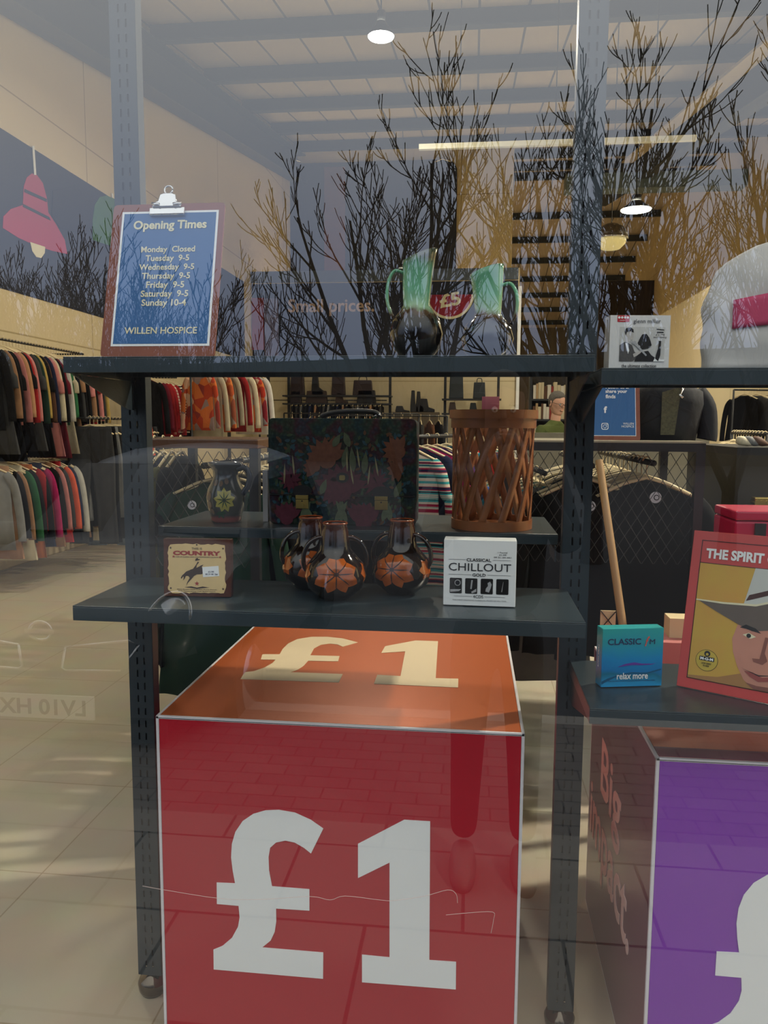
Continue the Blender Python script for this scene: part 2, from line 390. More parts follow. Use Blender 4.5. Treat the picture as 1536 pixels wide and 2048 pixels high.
# ---- high bay lamps
em = mat('lamp_glow', (1, .95, .8, 1), .5, emit=(1.0, .93, .72), estr=60)
def highbay(px, py_, Y, r, label, watt=LAMP_W, seen=True):
    c = at(px, py_, Y=Y); t = thing('high_bay_lamp', label, 'lamp', c, group=None)
    MB().lathe([(r * .35, .14), (r * .5, .10), (r, .0), (r * .96, 0), (r * .45, .09)], 28, cap=False).lathe([(r * .3, .14), (r * .3, .24), (.02, .25)], 20).build('reflector_shade', M['dark'], t, smooth=True)
    MB().lathe([(r * .9, -.004), (r * .92, .012), (r * .5, .03)], 28).build('diffuser', em, t, smooth=True)
    MB().tube([(0, 0, .24), (0, 0, roof_z(Y) + .15 - c.z)], .008, 6).build('rod', M['steel'], t)
    return t, c
def lamp_light(x, y, z, watt, col=WARM, size=.22):
    l = bpy.data.lights.new('bulb_light', 'AREA'); l.shape = 'DISK'; l.size = size; l.energy = watt; l.color = col; l.spread = R(170)
    o = bpy.data.objects.new('bulb_light', l); COL.objects.link(o); o.location = (x, y, z); return o
for (px, py_, Y, r, lb) in ((762, 74, 8.2, .14, 'glaring round high bay lamp at the top centre of the ceiling'),
                            (1272, 420, 14.0, .27, 'bright round high bay lamp on a rod at the upper right')):
    t, c = highbay(px, py_, Y, r, lb); lamp_light(c.x, c.y, c.z - .03, LAMP_W)
# unseen lamps added for light; near-right and rear ones inferred from shadow and glow
for (x, y, z) in ((3.6, 3.7, 4.5), (0.6, 4.6, 4.9), (-2.9, 4.4, 4.9), (5.6, 9.5, 5.4), (6.0, 14.5, 5.8), (-1.6, 17.6, 4.7), (-1.0, 24.0, 6.6), (-2.0, 33.0, 5.8)):
    t = thing('high_bay_lamp', 'unseen round high bay lamp added above the shop floor for light', 'lamp', (x, y, z)); t['group'] = 'added unseen high bay lamps'
    MB().lathe([(.08, .14), (.11, .10), (.22, .0), (.21, 0), (.1, .09)], 24, cap=False).lathe([(.07, .14), (.07, .24), (.02, .25)], 16).build('reflector_shade', M['dark'], t, smooth=True)
    MB().lathe([(.2, -.004), (.2, .012), (.1, .03)], 24).build('diffuser', em, t, smooth=True)
    MB().tube([(0, 0, .24), (0, 0, roof_z(y) + .15 - z)], .008, 6).build('rod', M['steel'], t)
    lamp_light(x, y, z - .03, LAMP_W * (4.2 if y < 4 else .22 if y < 5 else 1.0 if y < 16 else 1.2 if y < 20 else 3.0), WARM if y < 20 else (1, .80, .54))
# pendant with glass bowl
c = at(1222, 478, Y=11.0)
t = thing('pendant_lamp', 'dark domed pendant lamp with a glowing yellow glass bowl', 'lamp', c)
MB().lathe([(.22, 0), (.215, .06), (.17, .14), (.08, .19), (.03, .2)], 32).build('dome_shade', mat('bronze_shade', srgb(70, 56, 32), .4), t, smooth=True)
MB().lathe([(.2, 0), (.19, -.06), (.12, -.13), (.02, -.15)], 32).build('glass_bowl', mat('amber_bowl', srgb(190, 170, 90), .2, emit=(1, .8, .35), estr=.5), t, smooth=True)
MB().lathe([(.215, -.01), (.225, 0), (.215, .015)], 32, cap=False).build('rim', M['chrome'], t, smooth=True)
MB().tube([(0, 0, .19), (0, 0, roof_z(11) + .15 - c.z)], .006, 6).build('cord', M['dark'], t)

# ---- mural on the left wall
def wl(u, v, wd): # pixel -> point on the left wall plane, raised by wd
    p = at(u, v, X=XL + .004); return (XL + .004 + wd, p.y, p.z)
mz0, mz1 = at(0, 576, X=XL).z, at(0, 256, X=XL).z
yend = at(487, 545, X=XL).y
ms = thing('wall_mural', 'dark blue painted band high on the left wall with lamp pictures', 'mural', (0, 0, 0))
MB().box(XL, XL + .006, 2.0, yend, mz0, mz1).build('painted_band', M['mural'], ms)
def decal(name, poly, mt, wd=.006, th=.004, par=ms, label=None):
    o = MB().prism(poly, lambda u, v, w_: (wl(u, v, wd + w_)), th).build(name, mt, par)
    if label: o['label'] = label
    return o
pk = catmull([(4, 432), (18, 418), (46, 408), (47, 375), (56, 352), (68, 347), (82, 358), (91, 385), (95, 425), (112, 455), (131, 492), (133, 508), (96, 502), (50, 482), (4, 458)], 3, True) if False else None
lampA = [(5, 433), (20, 418), (44, 410), (46, 372), (52, 355), (62, 347), (72, 350), (84, 366), (92, 396), (95, 425), (110, 448), (128, 480), (133, 508), (104, 502), (72, 492), (36, 476), (4, 456)]
decal('pink_pendant_picture', lampA, M['pink'], label='pink pendant lamp picture')
decal('lamp_cord_picture', [(62, 292), (66, 292), (70, 350), (66, 350)], M['white'], .011)
decal('lamp_stripe_picture', [(47, 378), (91, 398), (91, 404), (46, 384)], M['mural'], .011)
decal('lamp_stripe_picture', [(44, 408), (96, 434), (99, 441), (44, 414)], M['mural'], .011)
decal('bulb_picture', [(58, 484), (88, 494), (87, 506), (80, 516), (70, 514), (62, 502)], M['creamtext'], .011, label='cream bulb')
decal('green_pendant_picture', [(184, 440), (188, 410), (198, 394), (212, 391), (228, 398), (240, 420), (246, 500), (184, 480)], mat('green_print', srgb(70, 120, 84), .6), label='green pendant lamp picture')
decal('lamp_cord_picture', [(221, 386), (224, 388), (225, 396), (222, 395)], M['white'], .011)
decal('dark_panel_picture', [(104, 382), (150, 372), (184, 392), (182, 462), (160, 466), (118, 456), (102, 430)], mat('navy_print', srgb(20, 24, 40), .6), .007)

# ---- mural on the partition: dark band, words, red price disc
pm = thing('partition_mural', 'dark blue band across the rear partition wall with pale lettering', 'mural', (0, 0, 0))
YP = Y_PART - .001
zb0 = at(700, 738, Y=YP).z
MB().box(XL + .02, px_r - .03, YP - .008, YP, zb0, z_top - .24).build('painted_band', M['mural'], pm)
c = at(662, 615, Y=YP); wd_ = (at(748, 615, Y=YP) - at(576, 615, Y=YP)).x
text('Small prices.', .3, mat('beige_letter', srgb(214, 186, 165), .6), pm, (c.x, YP - .012, c.z), width=wd_, bold=.006, ext=.003)
c = at(900, 590, Y=YP); rr = .47
disc = thing('price_disc', 'red round price sign lettered 5 pounds with a cream ring', 'sign', (c.x, YP - .03, c.z))
half = [(rr * math.cos(q), rr * math.sin(q)) for q in [PI + PI * i / 24 for i in range(25)]]
frd = lambda u, v, w_: (u, -w_, v)
MB().prism(half, frd, .01).build('ring', M['creamtext'], disc)
MB().prism([(u * .9, v * .9) for u, v in half], lambda u, v, w_: (u, -.01 - w_, v), .004).build('disc', mat('crimson_print', srgb(150, 22, 50), .6), disc)
text('£5', .42, M['creamtext'], disc, (0, -.017, -.10), rot=(PI / 2, R(-10), 0), width=.42, height=.26, bold=.012, ext=.002)
for (x0, x1, y0, y1, colr, lb) in ((505, 528, 596, 700, (150, 50, 50), 'narrow red vertical banner on the rear partition'), (530, 557, 597, 712, (120, 116, 150), 'narrow lilac grey vertical banner on the rear partition')):
    p = at(x0, y1, Y=YP); q = at(x1, y0, Y=YP)
    tag(MB().box(p.x, q.x, YP - .03, YP - .012, p.z, q.z).build('wall_banner', mat('banner_print', srgb(*colr), .6)), lb, 'banner')
# big rounded dark board on the stockroom wall
p = at(567, 545, Y=19.35); q = at(915, 318, Y=19.35)
def rrect(x0, x1, z0, z1, r, n=6, low=True):
    pts = []
    for cx, cz, a0 in ((x1 - r, z1 - r, 0), (x0 + r, z1 - r, PI / 2), (x0 + (r if low else 0), z0 + (r if low else 0), PI), (x1 - (r if low else 0), z0 + (r if low else 0), 1.5 * PI)):
        rr_ = r if (low or a0 < PI) else 0
        for i in range(n + 1): pts.append((cx + rr_ * math.cos(a0 + PI / 2 * i / n), cz + rr_ * math.sin(a0 + PI / 2 * i / n)))
    return pts
bd = thing('rounded_wall_board', 'tall dark blue board with rounded corners above the rear partition', 'board', (0, 19.38, 0))
MB().prism(rrect(p.x, q.x, 4.2, q.z, .3), lambda u, v, w_: (u, -w_, v), .05).build('panel', mat('slate_board', srgb(46, 52, 66), .5), bd)
pa = at(648, 400, Y=19.3); pb = at(690, 400, Y=19.3)
MB().box(pa.x, pb.x, -.06, -.05, 4.2, q.z - .1).build('brown_stripe', mat('brown_stripe', srgb(110, 74, 66), .6), bd)
for xx in (585, 885):
    pp = at(xx, 322, Y=19.3); MB().tube([(pp.x - .2, -.07, pp.z - .02), (pp.x, -.09, pp.z + .05), (pp.x + .2, -.07, pp.z - .02)], .025, 8).build('clip', M['chrome'], bd, smooth=True)

# dark fixed units and screens of the far shop floor behind the partition line
for (x0, x1, y0, y1, Y, colr, lb, cat) in (
    (1040, 1148, 655, 728, 23, (70, 60, 40), 'dark brown shop counter front far behind the right upright', 'counter'),
    (1196, 1340, 560, 700, 30, (44, 36, 28), 'dark slatted partition deep in the shop behind the pendant lamp', 'partition')):
    p = at(x0, y1, Y=Y); q = at(x1, y0, Y=Y)
    tag(MB().box(p.x, q.x, Y, Y + .2, 0, q.z).build(cat, mat('far_' + cat, srgb(*colr), .6)), lb, cat)
# ============================================================ DISPLAY BAYS (perforated uprights, shelves)
YPO = 1.745
def post_plate(q, y, zt):
    xs = [-.029, -.0105, -.0065, .0065, .0105, .029]; pitch = .031; n = int((zt - .07) / pitch)
    zs = [.055, .07] 
    for i in range(n): zs += [.07 + i * pitch + .006, .07 + i * pitch + .023]
    zs.append(zt)
    zs = sorted(set(round(z, 4) for z in zs)); vs = []; fs = []
    for z in zs:
        for x in xs: vs.append((x, y, z))
    holes = {round(.07 + i * pitch + .006, 4) for i in range(n)}
    for j in range(len(zs) - 1):
        for i in range(5):
            if i in (1, 3) and zs[j] in holes: continue
            fs.append((j * 6 + i, j * 6 + i + 1, (j + 1) * 6 + i + 1, (j + 1) * 6 + i))
    q.add(vs, fs)
def upright(x, label, zt=2.62):
    t = thing('upright_post', label, 'post', (x, YPO, 0), group=None)
    q = MB(); post_plate(q, -.016, zt); post_plate(q, .016, zt)
    for s in (-.029, .029): q.add([(s, -.016, .055), (s, .016, .055), (s, .016, zt), (s, -.016, zt)], [(0, 1, 2, 3)])
    q.build('slotted_channel', M['post'], t, solid=.002)
    MB().lathe([(.012, .056), (.014, .048), (.030, .044), (.036, .03), (.034, .012), (.028, .0), (.01, 0)], 24).build('foot', mat('smoked_chrome', srgb(110, 100, 90), .12, 1.0, scale=40, var=.6), t, smooth=True)
    return t
upright(-.772, 'left slate blue slotted upright post beside the red cube')
upright(.232, 'slate blue slotted upright post between the red cube and the purple cube')
upright(1.236, 'slate blue slotted upright post outside the right edge behind the purple cube')
def shelf(x0, x1, y0, y1, z, label, lip=.03, name='metal_shelf'):
    t = thing(name, label, 'shelf', ((x0 + x1) / 2, y0, z)); h = (x1 - x0) / 2; d = y1 - y0
    q = MB().box(-h, h, 0, d, -.003, 0).box(-h, h, 0, .002, -lip, -.003).box(-h, -h + .002, .002, d, -lip, -.003).box(h - .002, h, .002, d, -lip, -.003).box(-h, h, d - .002, d, -lip * .7, -.003)
    q.build('tray', M['shelf'], t, bevel=.0012)
    return t
def brackets(t, x0, x1, d, lip=.03):
    for x in (x0, x1):
        MB().prism([(.02, -lip - .001), (d, -lip - .001), (d, -.095), (d - .03, -.095)], lambda u, v, w_: (x + w_, u, v), .003).build('bracket', M['post'], t)
for (x0, x1, y0, y1, z, lb) in ((-.776, .214, 1.43, 1.727, 1.546, 'upper slate shelf of the left bay carrying the opening times clipboard'),
                               (-.776, .214, 1.43, 1.727, 1.063, 'lower slate shelf of the left bay above the red cube'),
                               (.226, 1.24, 1.43, 1.727, 1.523, 'upper slate shelf of the right bay carrying the white tote bag'),
                               (.226, 1.24, 1.425, 1.727, .903, 'lower slate shelf of the right bay above the purple cube')):
    t = shelf(x0, x1, y0, y1, z, lb); brackets(t, -(x1 - x0) / 2 + .004, (x1 - x0) / 2 - .008, y1 - y0)
t = shelf(-.742, .198, 1.78, 2.12, 1.177, 'rear slate shelf behind the uprights carrying the floral briefcase', lip=.024)
for x in (-.465, .462): MB().box(x, x + .003, -.018, .10, -.06, -.025).build('bracket', M['post'], t)

# ---- price cubes
CW = .797; CZ = .785
def cube_frame(zx, zy, ox, oy, s, Y): p = at(ox + zx / s, oy + zy / s, Y=Y); return (p.x, p.z)
POUND = [(687, 443), (641, 536), (615, 515), (580, 495), (545, 488), (510, 495), (488, 515), (482, 550), (484, 600), (495, 659), (635, 670), (635, 750), (510, 742), (511, 790), (505, 830), (490, 862), (458, 888), (687, 907), (686, 1005), (277, 970), (276, 896), (310, 882), (345, 852), (368, 810), (374, 775), (370, 732), (289, 725), (288, 645), (357, 648), (348, 600), (342, 550), (345, 500), (358, 455), (385, 415), (425, 388), (470, 375), (520, 373), (580, 383), (640, 410)]
ONE = [(990, 410), (1087, 416), (1084, 935), (1184, 942), (1183, 1045), (832, 1018), (832, 915), (935, 925), (935, 570), (817, 628), (817, 500)]
CF = 1.583; CX0 = -.676
Pf = [cube_frame(x, y, 280, 1420, 1.873, CF) for x, y in POUND]; Of = [cube_frame(x, y, 280, 1420, 1.873, CF) for x, y in ONE]
Pf = [(x - CX0, z) for x, z in Pf]; Of = [(x - CX0, z) for x, z in Of]
def price_cube(name, label, x0, y0, mats, width=CW, depth=CW):
    t = thing(name, label, 'display cube', (x0, y0, 0)); W = width; D = depth; e = .007
    MB().box(e, W - e, .0, .004, e, CZ - e).build('front_panel', mats['front'], t)
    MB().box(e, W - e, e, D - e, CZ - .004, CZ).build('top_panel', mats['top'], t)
    MB().box(0.0, .004, e, D - e, e, CZ - e).build('side_panel', mats['side'], t)
    MB().box(W - .004, W, e, D - e, e, CZ - e).build('side_panel', mats['side'], t)
    MB().box(e, W - e, D - .004, D, e, CZ - e).build('back_panel', mats['front'], t)
    q = MB()
    for x in (0, W):
        s = .0065 if x == 0 else -.0065
        for y in (0, D):
            s2 = .0065 if y == 0 else -.0065
            q.box(min(x, x + s), max(x, x + s), min(y, y + s2) - (.0015 if y == 0 else 0), max(y, y + s2), 0, CZ)
    for z in (.0, CZ - .0065):
        q.box(0, W, -.0015, .0065, z, z + .0065); q.box(0, W, D - .0065, D, z, z + .0065)
        for x in (0, W - .0065): q.box(x, x + .0065, 0, D, z, z + .0067)
    q.build('edge_trim', M['trim'], t, bevel=.001)
    MB().box(.004, W - .004, -.0022, -.0014, CZ - .0046, CZ - .0036).build('trim_seam', M['dark'], t)
    return t
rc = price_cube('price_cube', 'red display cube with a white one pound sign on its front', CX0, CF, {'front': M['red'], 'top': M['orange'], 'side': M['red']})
ff = lambda u, v, w_: (u, -.0006 - w_, v)
MB().prism(Pf, ff, .0012).build('pound_sign', M['white'], rc); MB().prism(Of, ff, .0012).build('number_one', M['white'], rc)
PT = [(798, 125), (740, 142), (720, 133), (690, 130), (655, 135), (630, 148), (615, 175), (728, 178), (722, 198), (607, 196), (590, 215), (568, 230), (540, 240), (740, 247), (725, 279), (347, 266), (365, 240), (400, 236), (440, 222), (470, 205), (482, 192), (425, 191), (432, 171), (498, 171), (510, 150), (530, 130), (565, 113), (620, 104), (680, 104), (740, 110)]
OT = [(1106, 121), (1097, 263), (1184, 265), (1183, 299), (860, 284), (873, 250), (962, 255), (980, 160), (888, 166), (903, 140), (1020, 118)]
def topf(P):
    out = []
    for x, y in P:
        p = at(300 + x / 1.92, 1220 + y / 1.92, Z=CZ); out.append((p.x - CX0, p.y - CF))
    return out
ft = lambda u, v, w_: (u, v, CZ + .0002 + w_)
M['tan'] = mat('warm_lit_white_print', srgb(236, 216, 178), .45, var=.03)  # white lettering with warm, dim light mixed into its colour
MB().prism(topf(PT), ft, .0008).build('pound_sign', M['tan'], rc, ); MB().prism(topf(OT), ft, .0008).build('number_one', M['tan'], rc)

PX0, PY0 = .366, 1.496
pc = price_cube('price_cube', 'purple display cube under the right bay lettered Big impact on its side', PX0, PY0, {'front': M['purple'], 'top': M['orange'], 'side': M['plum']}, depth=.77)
MB().prism([(x + (.498 - .366) - (-.545 - CX0), z - .0125) for x, z in Pf], ff, .0012).build('pound_sign', M['white'], pc)
five = [(.0, .0), (.0, .0)]
MB().prism([(x + .004, z - .0125) for x, z in Of], ff, .0012).build('number_one', M['white'], pc)
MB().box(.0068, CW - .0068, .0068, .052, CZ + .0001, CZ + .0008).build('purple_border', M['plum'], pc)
lt = mat('dusky_pink_letter', srgb(250, 214, 206), .5)
for s_, pts in (('Big', (1208, 1238, 1535, 1620)), ('impact.', (1184, 1262, 1720, 1720))): pass
def side_text(s, ya, yb, zc, h):
    text(s, .2, lt, pc, (-.0008, (ya + yb) / 2 - PY0, zc), rot=(PI / 2, 0, -PI / 2), width=abs(ya - yb), height=h, bold=.003, ext=.0005)
side_text('Big', 2.075, 1.80, .49, .195)
side_text('impact.', 2.225, 1.66, .30, .20)

# ============================================================ ITEMS
def boxset(name, label, cat, p, wdt, dep, hgt, yaw_, mface, mside, tilt=0.0, bev=.0012):
    """a card box; local origin = bottom middle of its front face, front looks to -Y"""
    t = thing(name, label, cat, p, (tilt, 0, yaw_))
    MB().box(-wdt / 2, wdt / 2, 0, dep, 0, hgt).build('case', mside, t, bevel=bev)
    MB().box(-wdt / 2 + .0006, wdt / 2 - .0006, -.0006, .0004, .0006, hgt - .0006).build('front_cover', mface, t)
    return t
def flat(t, name, poly, mt, lift=.0009, th=.0004, label=None):
    o = MB().prism(poly, lambda u, v, w_: (u, -lift - w_, v), th).build(name, mt, t)
    if label: o['label'] = label
    return o
def T(t, s, x, z, width, mt, h=None, lift=.0012, **k):
    return text(s, .02, mt, t, (x, -lift, z), width=width, height=h, ext=.0002, **k)
def circle(cx, cz, r, n=20, a0=0, a1=2 * PI, ky=1): return [(cx + r * math.cos(a0 + (a1 - a0) * i / n), cz + ky * r * math.sin(a0 + (a1 - a0) * i / n)) for i in range(n if a1 - a0 > 6.2 else n + 1)]

# --- clipboard with opening times
def clipboard(px_bl, px_br, py_b, Yb, zb, H, sheet_lines, label, kind, lean=R(15), small=False):
    a = at(px_bl, py_b, Y=Yb); b = at(px_br, py_b, Y=Yb); W = b.x - a.x
    t = thing('clipboard', label, 'clipboard', ((a.x + b.x) / 2, Yb, zb + .002), (-lean, 0, 0))
    q = MB(); q.prism(rrect(-W / 2, W / 2, 0, H, .008, 4), lambda u, v, w_: (u, w_, v), .003); q.build('board', M['mdf'], t)
    return t, W
cb, W = clipboard(200, 429, 712, 1.47, 1.546, .298 if False else .318, None, 'brown clipboard with a blue opening times sheet leaning on the upper shelf', 0)
sw, sz0, sz1 = .196, .020, .300
def sheet(t, sw, z0, z1, mt, xo=0.0):
    MB().box(xo - sw / 2, xo + sw / 2, -.0008, -.0002, z0, z1).build('paper_sheet', M['white'], t)
    MB().box(xo - sw / 2 + .0045, xo + sw / 2 - .0045, -.0014, -.0008, z0 + .0045, z1 - .0045).build('printed_area', mt, t)
M['blue'] = mat('blue_print', srgb(34, 98, 158), .5, var=.06, scale=3)
sheet(cb, .198, .022, .302, M['blue'], .004)
L = .0022
T(cb, 'Opening Times', .006, .270, .150, M['creamtext'], lift=L, bold=.0006)
rows = [('Monday  Closed', .219, .110), ('Tuesday  9-5', .2005, .089), ('Wednesday  9-5', .182, .112), ('Thursday  9-5', .1635, .098), ('Friday  9-5', .145, .077), ('Saturday  9-5', .1265, .096), ('Sunday 10-4', .108, .090)]
for s, z, wd in rows: T(cb, s, .006, z, wd, M['creamtext'], lift=L, bold=.0004)
T(cb, 'WILLEN HOSPICE', .004, .053, .146, M['creamtext'], lift=L, bold=.0003)
k = MB(); k.box(-.036, .036, -.010, -.002, .290, .306); k.build('clip', M['chrome'], cb, loc=(.0, 0, 0), bevel=.002)
k = MB(); k.prism([(-.030, .304), (.030, .304), (.027, .314), (.019, .318), (.016, .332), (.008, .335), (-.008, .335), (-.016, .332), (-.019, .318), (-.027, .314)], lambda u, v, w_: (u, -.008 - w_ * (1 - (v - .304) * 8), v), .006)
k.build('clip_plate', M['chrome'], cb, bevel=.002)
MB().tube([(.0085 * math.cos(q), -.008, .343 + .0085 * math.sin(q)) for q in [2 * PI * i / 18 for i in range(19)]], .0018, 8).build('hanging_ring', M['chrome'], cb, smooth=True)
for s in (-1, 1): MB().tube([(s * .014, -.014, .308), (s * .03, -.012, .311)], .004, 8).build('rivet', M['chrome'], cb, smooth=True)

# --- glazed jugs on the upper shelf
def glaze(name, stops, rough=.12, zmax=.2, noise=.02, metal=0):
    mt, t, b = new_mat(name); tcn = t.nodes.new('ShaderNodeTexCoord'); s = t.nodes.new('ShaderNodeSeparateXYZ'); link(t, tcn.outputs['Object'], s.inputs[0])
    n = t.nodes.new('ShaderNodeTexNoise'); n.inputs['Scale'].default_value = 30
    mp = t.nodes.new('ShaderNodeMapping'); mp.inputs['Scale'].default_value = (1.6, 1.6, .12); link(t, tcn.outputs['Object'], mp.inputs[0]); link(t, mp.outputs[0], n.inputs['Vector'])
    a = t.nodes.new('ShaderNodeMath'); a.operation = 'MULTIPLY_ADD'; link(t, n.outputs['Fac'], a.inputs[0]); a.inputs[1].default_value = noise; link(t, s.outputs['Z'], a.inputs[2])
    d = t.nodes.new('ShaderNodeMath'); d.operation = 'DIVIDE'; d.inputs[1].default_value = zmax; link(t, a.outputs[0], d.inputs[0])
    r = t.nodes.new('ShaderNodeValToRGB'); e = r.color_ramp.elements
    e[0].position, e[0].color = stops[0]; e[1].position, e[1].color = stops[-1]
    for p, c in stops[1:-1]: q = e.new(p); q.color = c
    link(t, d.outputs[0], r.inputs[0]); link(t, r.outputs[0], b.inputs['Base Color']); b.inputs['Roughness'].default_value = rough
    b.inputs['Coat Weight'].default_value = .6; b.inputs['Coat Roughness'].default_value = .04
    return mt
green = glaze('green_and_black_drip_glaze', [(0, srgb(8, 8, 8)), (.42, srgb(14, 12, 11)), (.50, srgb(86, 66, 46)), (.56, srgb(150, 190, 150)), (.70, srgb(120, 190, 150)), (.92, srgb(96, 160, 124)), (1.0, srgb(70, 80, 60))], zmax=.212, noise=.03)
def green_jug(px, label, Yc, tall, lipdx, rotz, hs):
    c = at(px, 712, Y=Yc); t = thing('glazed_jug', label, 'jug', (c.x, Yc, 1.547), (0, 0, rotz)); s = tall
    prof = [(.0, 0), (.022, 0), (.030, .004), (.046, .022), (.0525, .05), (.046, .078), (.032, .094), (.026, .104), (.027, .12), (.029, .15), (.032, .185), (.034, .198), (.0325, .199), (.030, .17), (.026, .12), (.024, .1), (.02, .09)]
    q = MB(); n = 36; rings = []
    for r, z in prof:
        k = max(0, (z - .11) / .09)
        rings.append([(r * math.cos(a) + lipdx * k * k, r * math.sin(a), (z + k * .012 * math.cos(a)) * s) for a in [2 * PI * i / n for i in range(n)]])
    q.rings(rings[1:], cap=True).build('body', green, t, smooth=True)
    h = catmull([(hs * .026, 0, .165 * s), (hs * .044, 0, .168 * s), (hs * .056, 0, .145 * s), (hs * .057, 0, .11 * s), (hs * .046, 0, .080 * s)], 5)
    MB().tube(h, .0048, 10, flat=.7).build('handle', green, t, smooth=True)
    return t
green_jug(832, 'dark jug with a tall flared green neck, left of the pair', 1.56, 1.02, .006, R(8), -1)
green_jug(974, 'dark jug with a green neck and curved handle, right of the pair', 1.60, .90, -.004, R(-10), 1)

# --- brown two-handled jugs on the lower shelf
def brownflower(): 
    return glaze('treacle_brown_glaze', [(0, srgb(6, 5, 4)), (.3, srgb(16, 9, 6)), (.55, srgb(30, 16, 8)), (.8, srgb(12, 8, 7)), (1, srgb(60, 26, 10))], rough=.08, zmax=.15, noise=.02)
M['brown'] = brownflower(); M['amber'] = mat('amber_flower_glaze', srgb(196, 100, 18), .10, scale=45, coat=.8, col2=srgb(120, 48, 8)); M['amber2'] = mat('dark_amber_glaze', srgb(50, 20, 6), .12, coat=.6)
BP = [(.022, 0), (.030, .002), (.034, .006), (.052, .022), (.0585, .046), (.053, .070), (.038, .088), (.030, .099), (.0285, .110), (.0255, .134), (.0225, .146), (.0235, .149), (.0215, .151), (.019, .147), (.021, .12)]
def prof_r(P, z):
    for (r1, z1), (r2, z2) in zip(P, P[1:]):
        if z1 <= z <= z2: return r1 + (r2 - r1) * (z - z1) / max(1e-6, z2 - z1)
    return P[-1][0]
def on_surface(P, poly, lift=.0006):
    """2-D outline (u across, v up) laid round a turned body, facing -Y, as a thin raised patch"""
    cx = sum(u for u, v in poly) / len(poly); cz = sum(v for u, v in poly) / len(poly)
    K = 4; vs = []; fs = []; n = len(poly)
    for j in range(K + 1):
        f = j / K
        for u, v in poly:
            uu = cx + (u - cx) * f; vv = cz + (v - cz) * f; r = prof_r(P, vv) + lift; a = uu / .055
            vs.append((r * math.sin(a), -r * math.cos(a), vv))
    for j in range(K):
        for i in range(n):
            k = (i + 1) % n; fs.append((j * n + i, j * n + k, (j + 1) * n + k, (j + 1) * n + i))
    return vs, fs
def petal(cx, cz, ang, ln, wd, n=10):
    out = []
    for i in range(n + 1):
        t = i / n; w_ = wd * math.sin(PI * min(1, t * 1.0) ** .8) * .5; out.append((t * ln, w_))
    full = out + [(x, -y) for x, y in reversed(out[1:-1])]
    c, s = math.cos(ang), math.sin(ang)
    return [(cx + x * c - y * s, cz + x * s + y * c) for x, y in full]
def brown_jug():
    t = thing('two_handled_jug', '', 'jug')
    MB().lathe(BP, 40).build('body', M['brown'], t, smooth=True)
    q = MB()
    for cx, cz, ang, ln, wd in ((-.004, .062, R(120), .028, .034), (.006, .062, R(60), .028, .034), (-.008, .060, R(165), .034, .032), (.008, .060, R(15), .034, .032), (-.010, .052, R(205), .036, .026), (.010, .052, R(-25), .036, .026), (-.004, .050, R(-115), .032, .024), (.006, .050, R(-65), .032, .024), (0, .056, R(90), .006, .03), (-.012, .056, R(0), .026, .028)):
        v, f = on_surface(BP, petal(cx, cz, ang, ln, wd)); q.add(v, f)
    q.build('large_flower', M['amber'], t, smooth=True)
    for a in (-.075, .075):
        q = MB()
        for ang in (60, 120, 180, 240, 300, 0): v, f = on_surface(BP, petal(a, .055, R(ang), .022, .018)); q.add(v, f)
        q.build('side_flower', M['amber'], t, smooth=True)
    q = MB(); v, f = on_surface(BP, [(.0045 * math.cos(a), .058 + .004 * math.sin(a)) for a in [2 * PI * i / 12 for i in range(12)]], .0014); q.add(v, f)
    for ang in (90, 138, 42, 180, 0, 222, -42, -90): v, f = on_surface(BP, petal(0, .058, R(ang), .034, .0022), .0014); q.add(v, f)
    q.build('flower_centre', M['amber2'], t, smooth=True)
    MB().lathe([(.0215, .1495), (.0238, .1485), (.0245, .150), (.0228, .1522), (.0205, .151)], 32, cap=False).build('rim', mat('orange_brown_rim', srgb(120, 54, 18), .15), t, smooth=True)
    for s in (-1, 1):
        h = catmull([(s * .022, 0, .122), (s * .034, 0, .121), (s * .050, 0, .110), (s * .059, 0, .090), (s * .060, 0, .070), (s * .055, 0, .056)], 5)
        MB().tube(h, .0055, 10, flat=.8).build('handle', M['brown'], t, smooth=True)
    return t
bj = brown_jug(); c = at(667, 1200, Z=1.064)
lab = ['brown two-handled jug with orange flowers, front one standing nearest the shelf edge', 'brown two-handled jug half hidden behind the front jug', 'brown two-handled jug nearest the white box']
bj.scale = (1.08, 1.08, 1.04); bj.location = (c.x, 1.565, 1.064); bj['label'] = lab[0]; bj['group'] = 'brown two-handled jugs'
for i, (px, Y, rz) in enumerate(((622, 1.655, .5), (803, 1.635, -.25))):
    o = copy_tree(bj); c = at(px, 1180, Z=1.064); o.location = (at(px, 1150, Y=Y).x, Y, 1.064); o.rotation_euler = (0, 0, rz); o['label'] = lab[i + 1]
bj.rotation_euler = (0, 0, R(12))

# --- country music box set
cc = at(408, 1184, Z=1.064)
cs = boxset('compact_disc_box', 'brown and parchment country music disc box on the lower shelf', 'disc box', (cc.x + .002, 1.535, 1.0645), .141, .022, .120, R(3), mat('brown_leather_print', srgb(84, 42, 26), .3, var=.3, scale=60), mat('brown_card', srgb(60, 34, 24), .35), tilt=R(-3))
random.seed(4)
par = []
for i in range(64):
    a = 2 * PI * i / 64; sx_ = max(-1, min(1, 1.35 * math.cos(a))); sz_ = max(-1, min(1, 1.35 * math.sin(a)))
    par.append((sx_ * (.0605 + random.uniform(-.0022, .0012)), .0585 + sz_ * (.0515 + random.uniform(-.002, .001))))
flat(cs, 'parchment_print', par, mat('parchment', srgb(226, 196, 138), .5, var=.15, scale=40))
ink = mat('dark_ink', srgb(52, 30, 20), .5); redink = mat('red_ink', srgb(160, 40, 36), .5)
T(cs, 'THIS IS', .0, .100, .022, ink, h=.0045, lift=.0016)
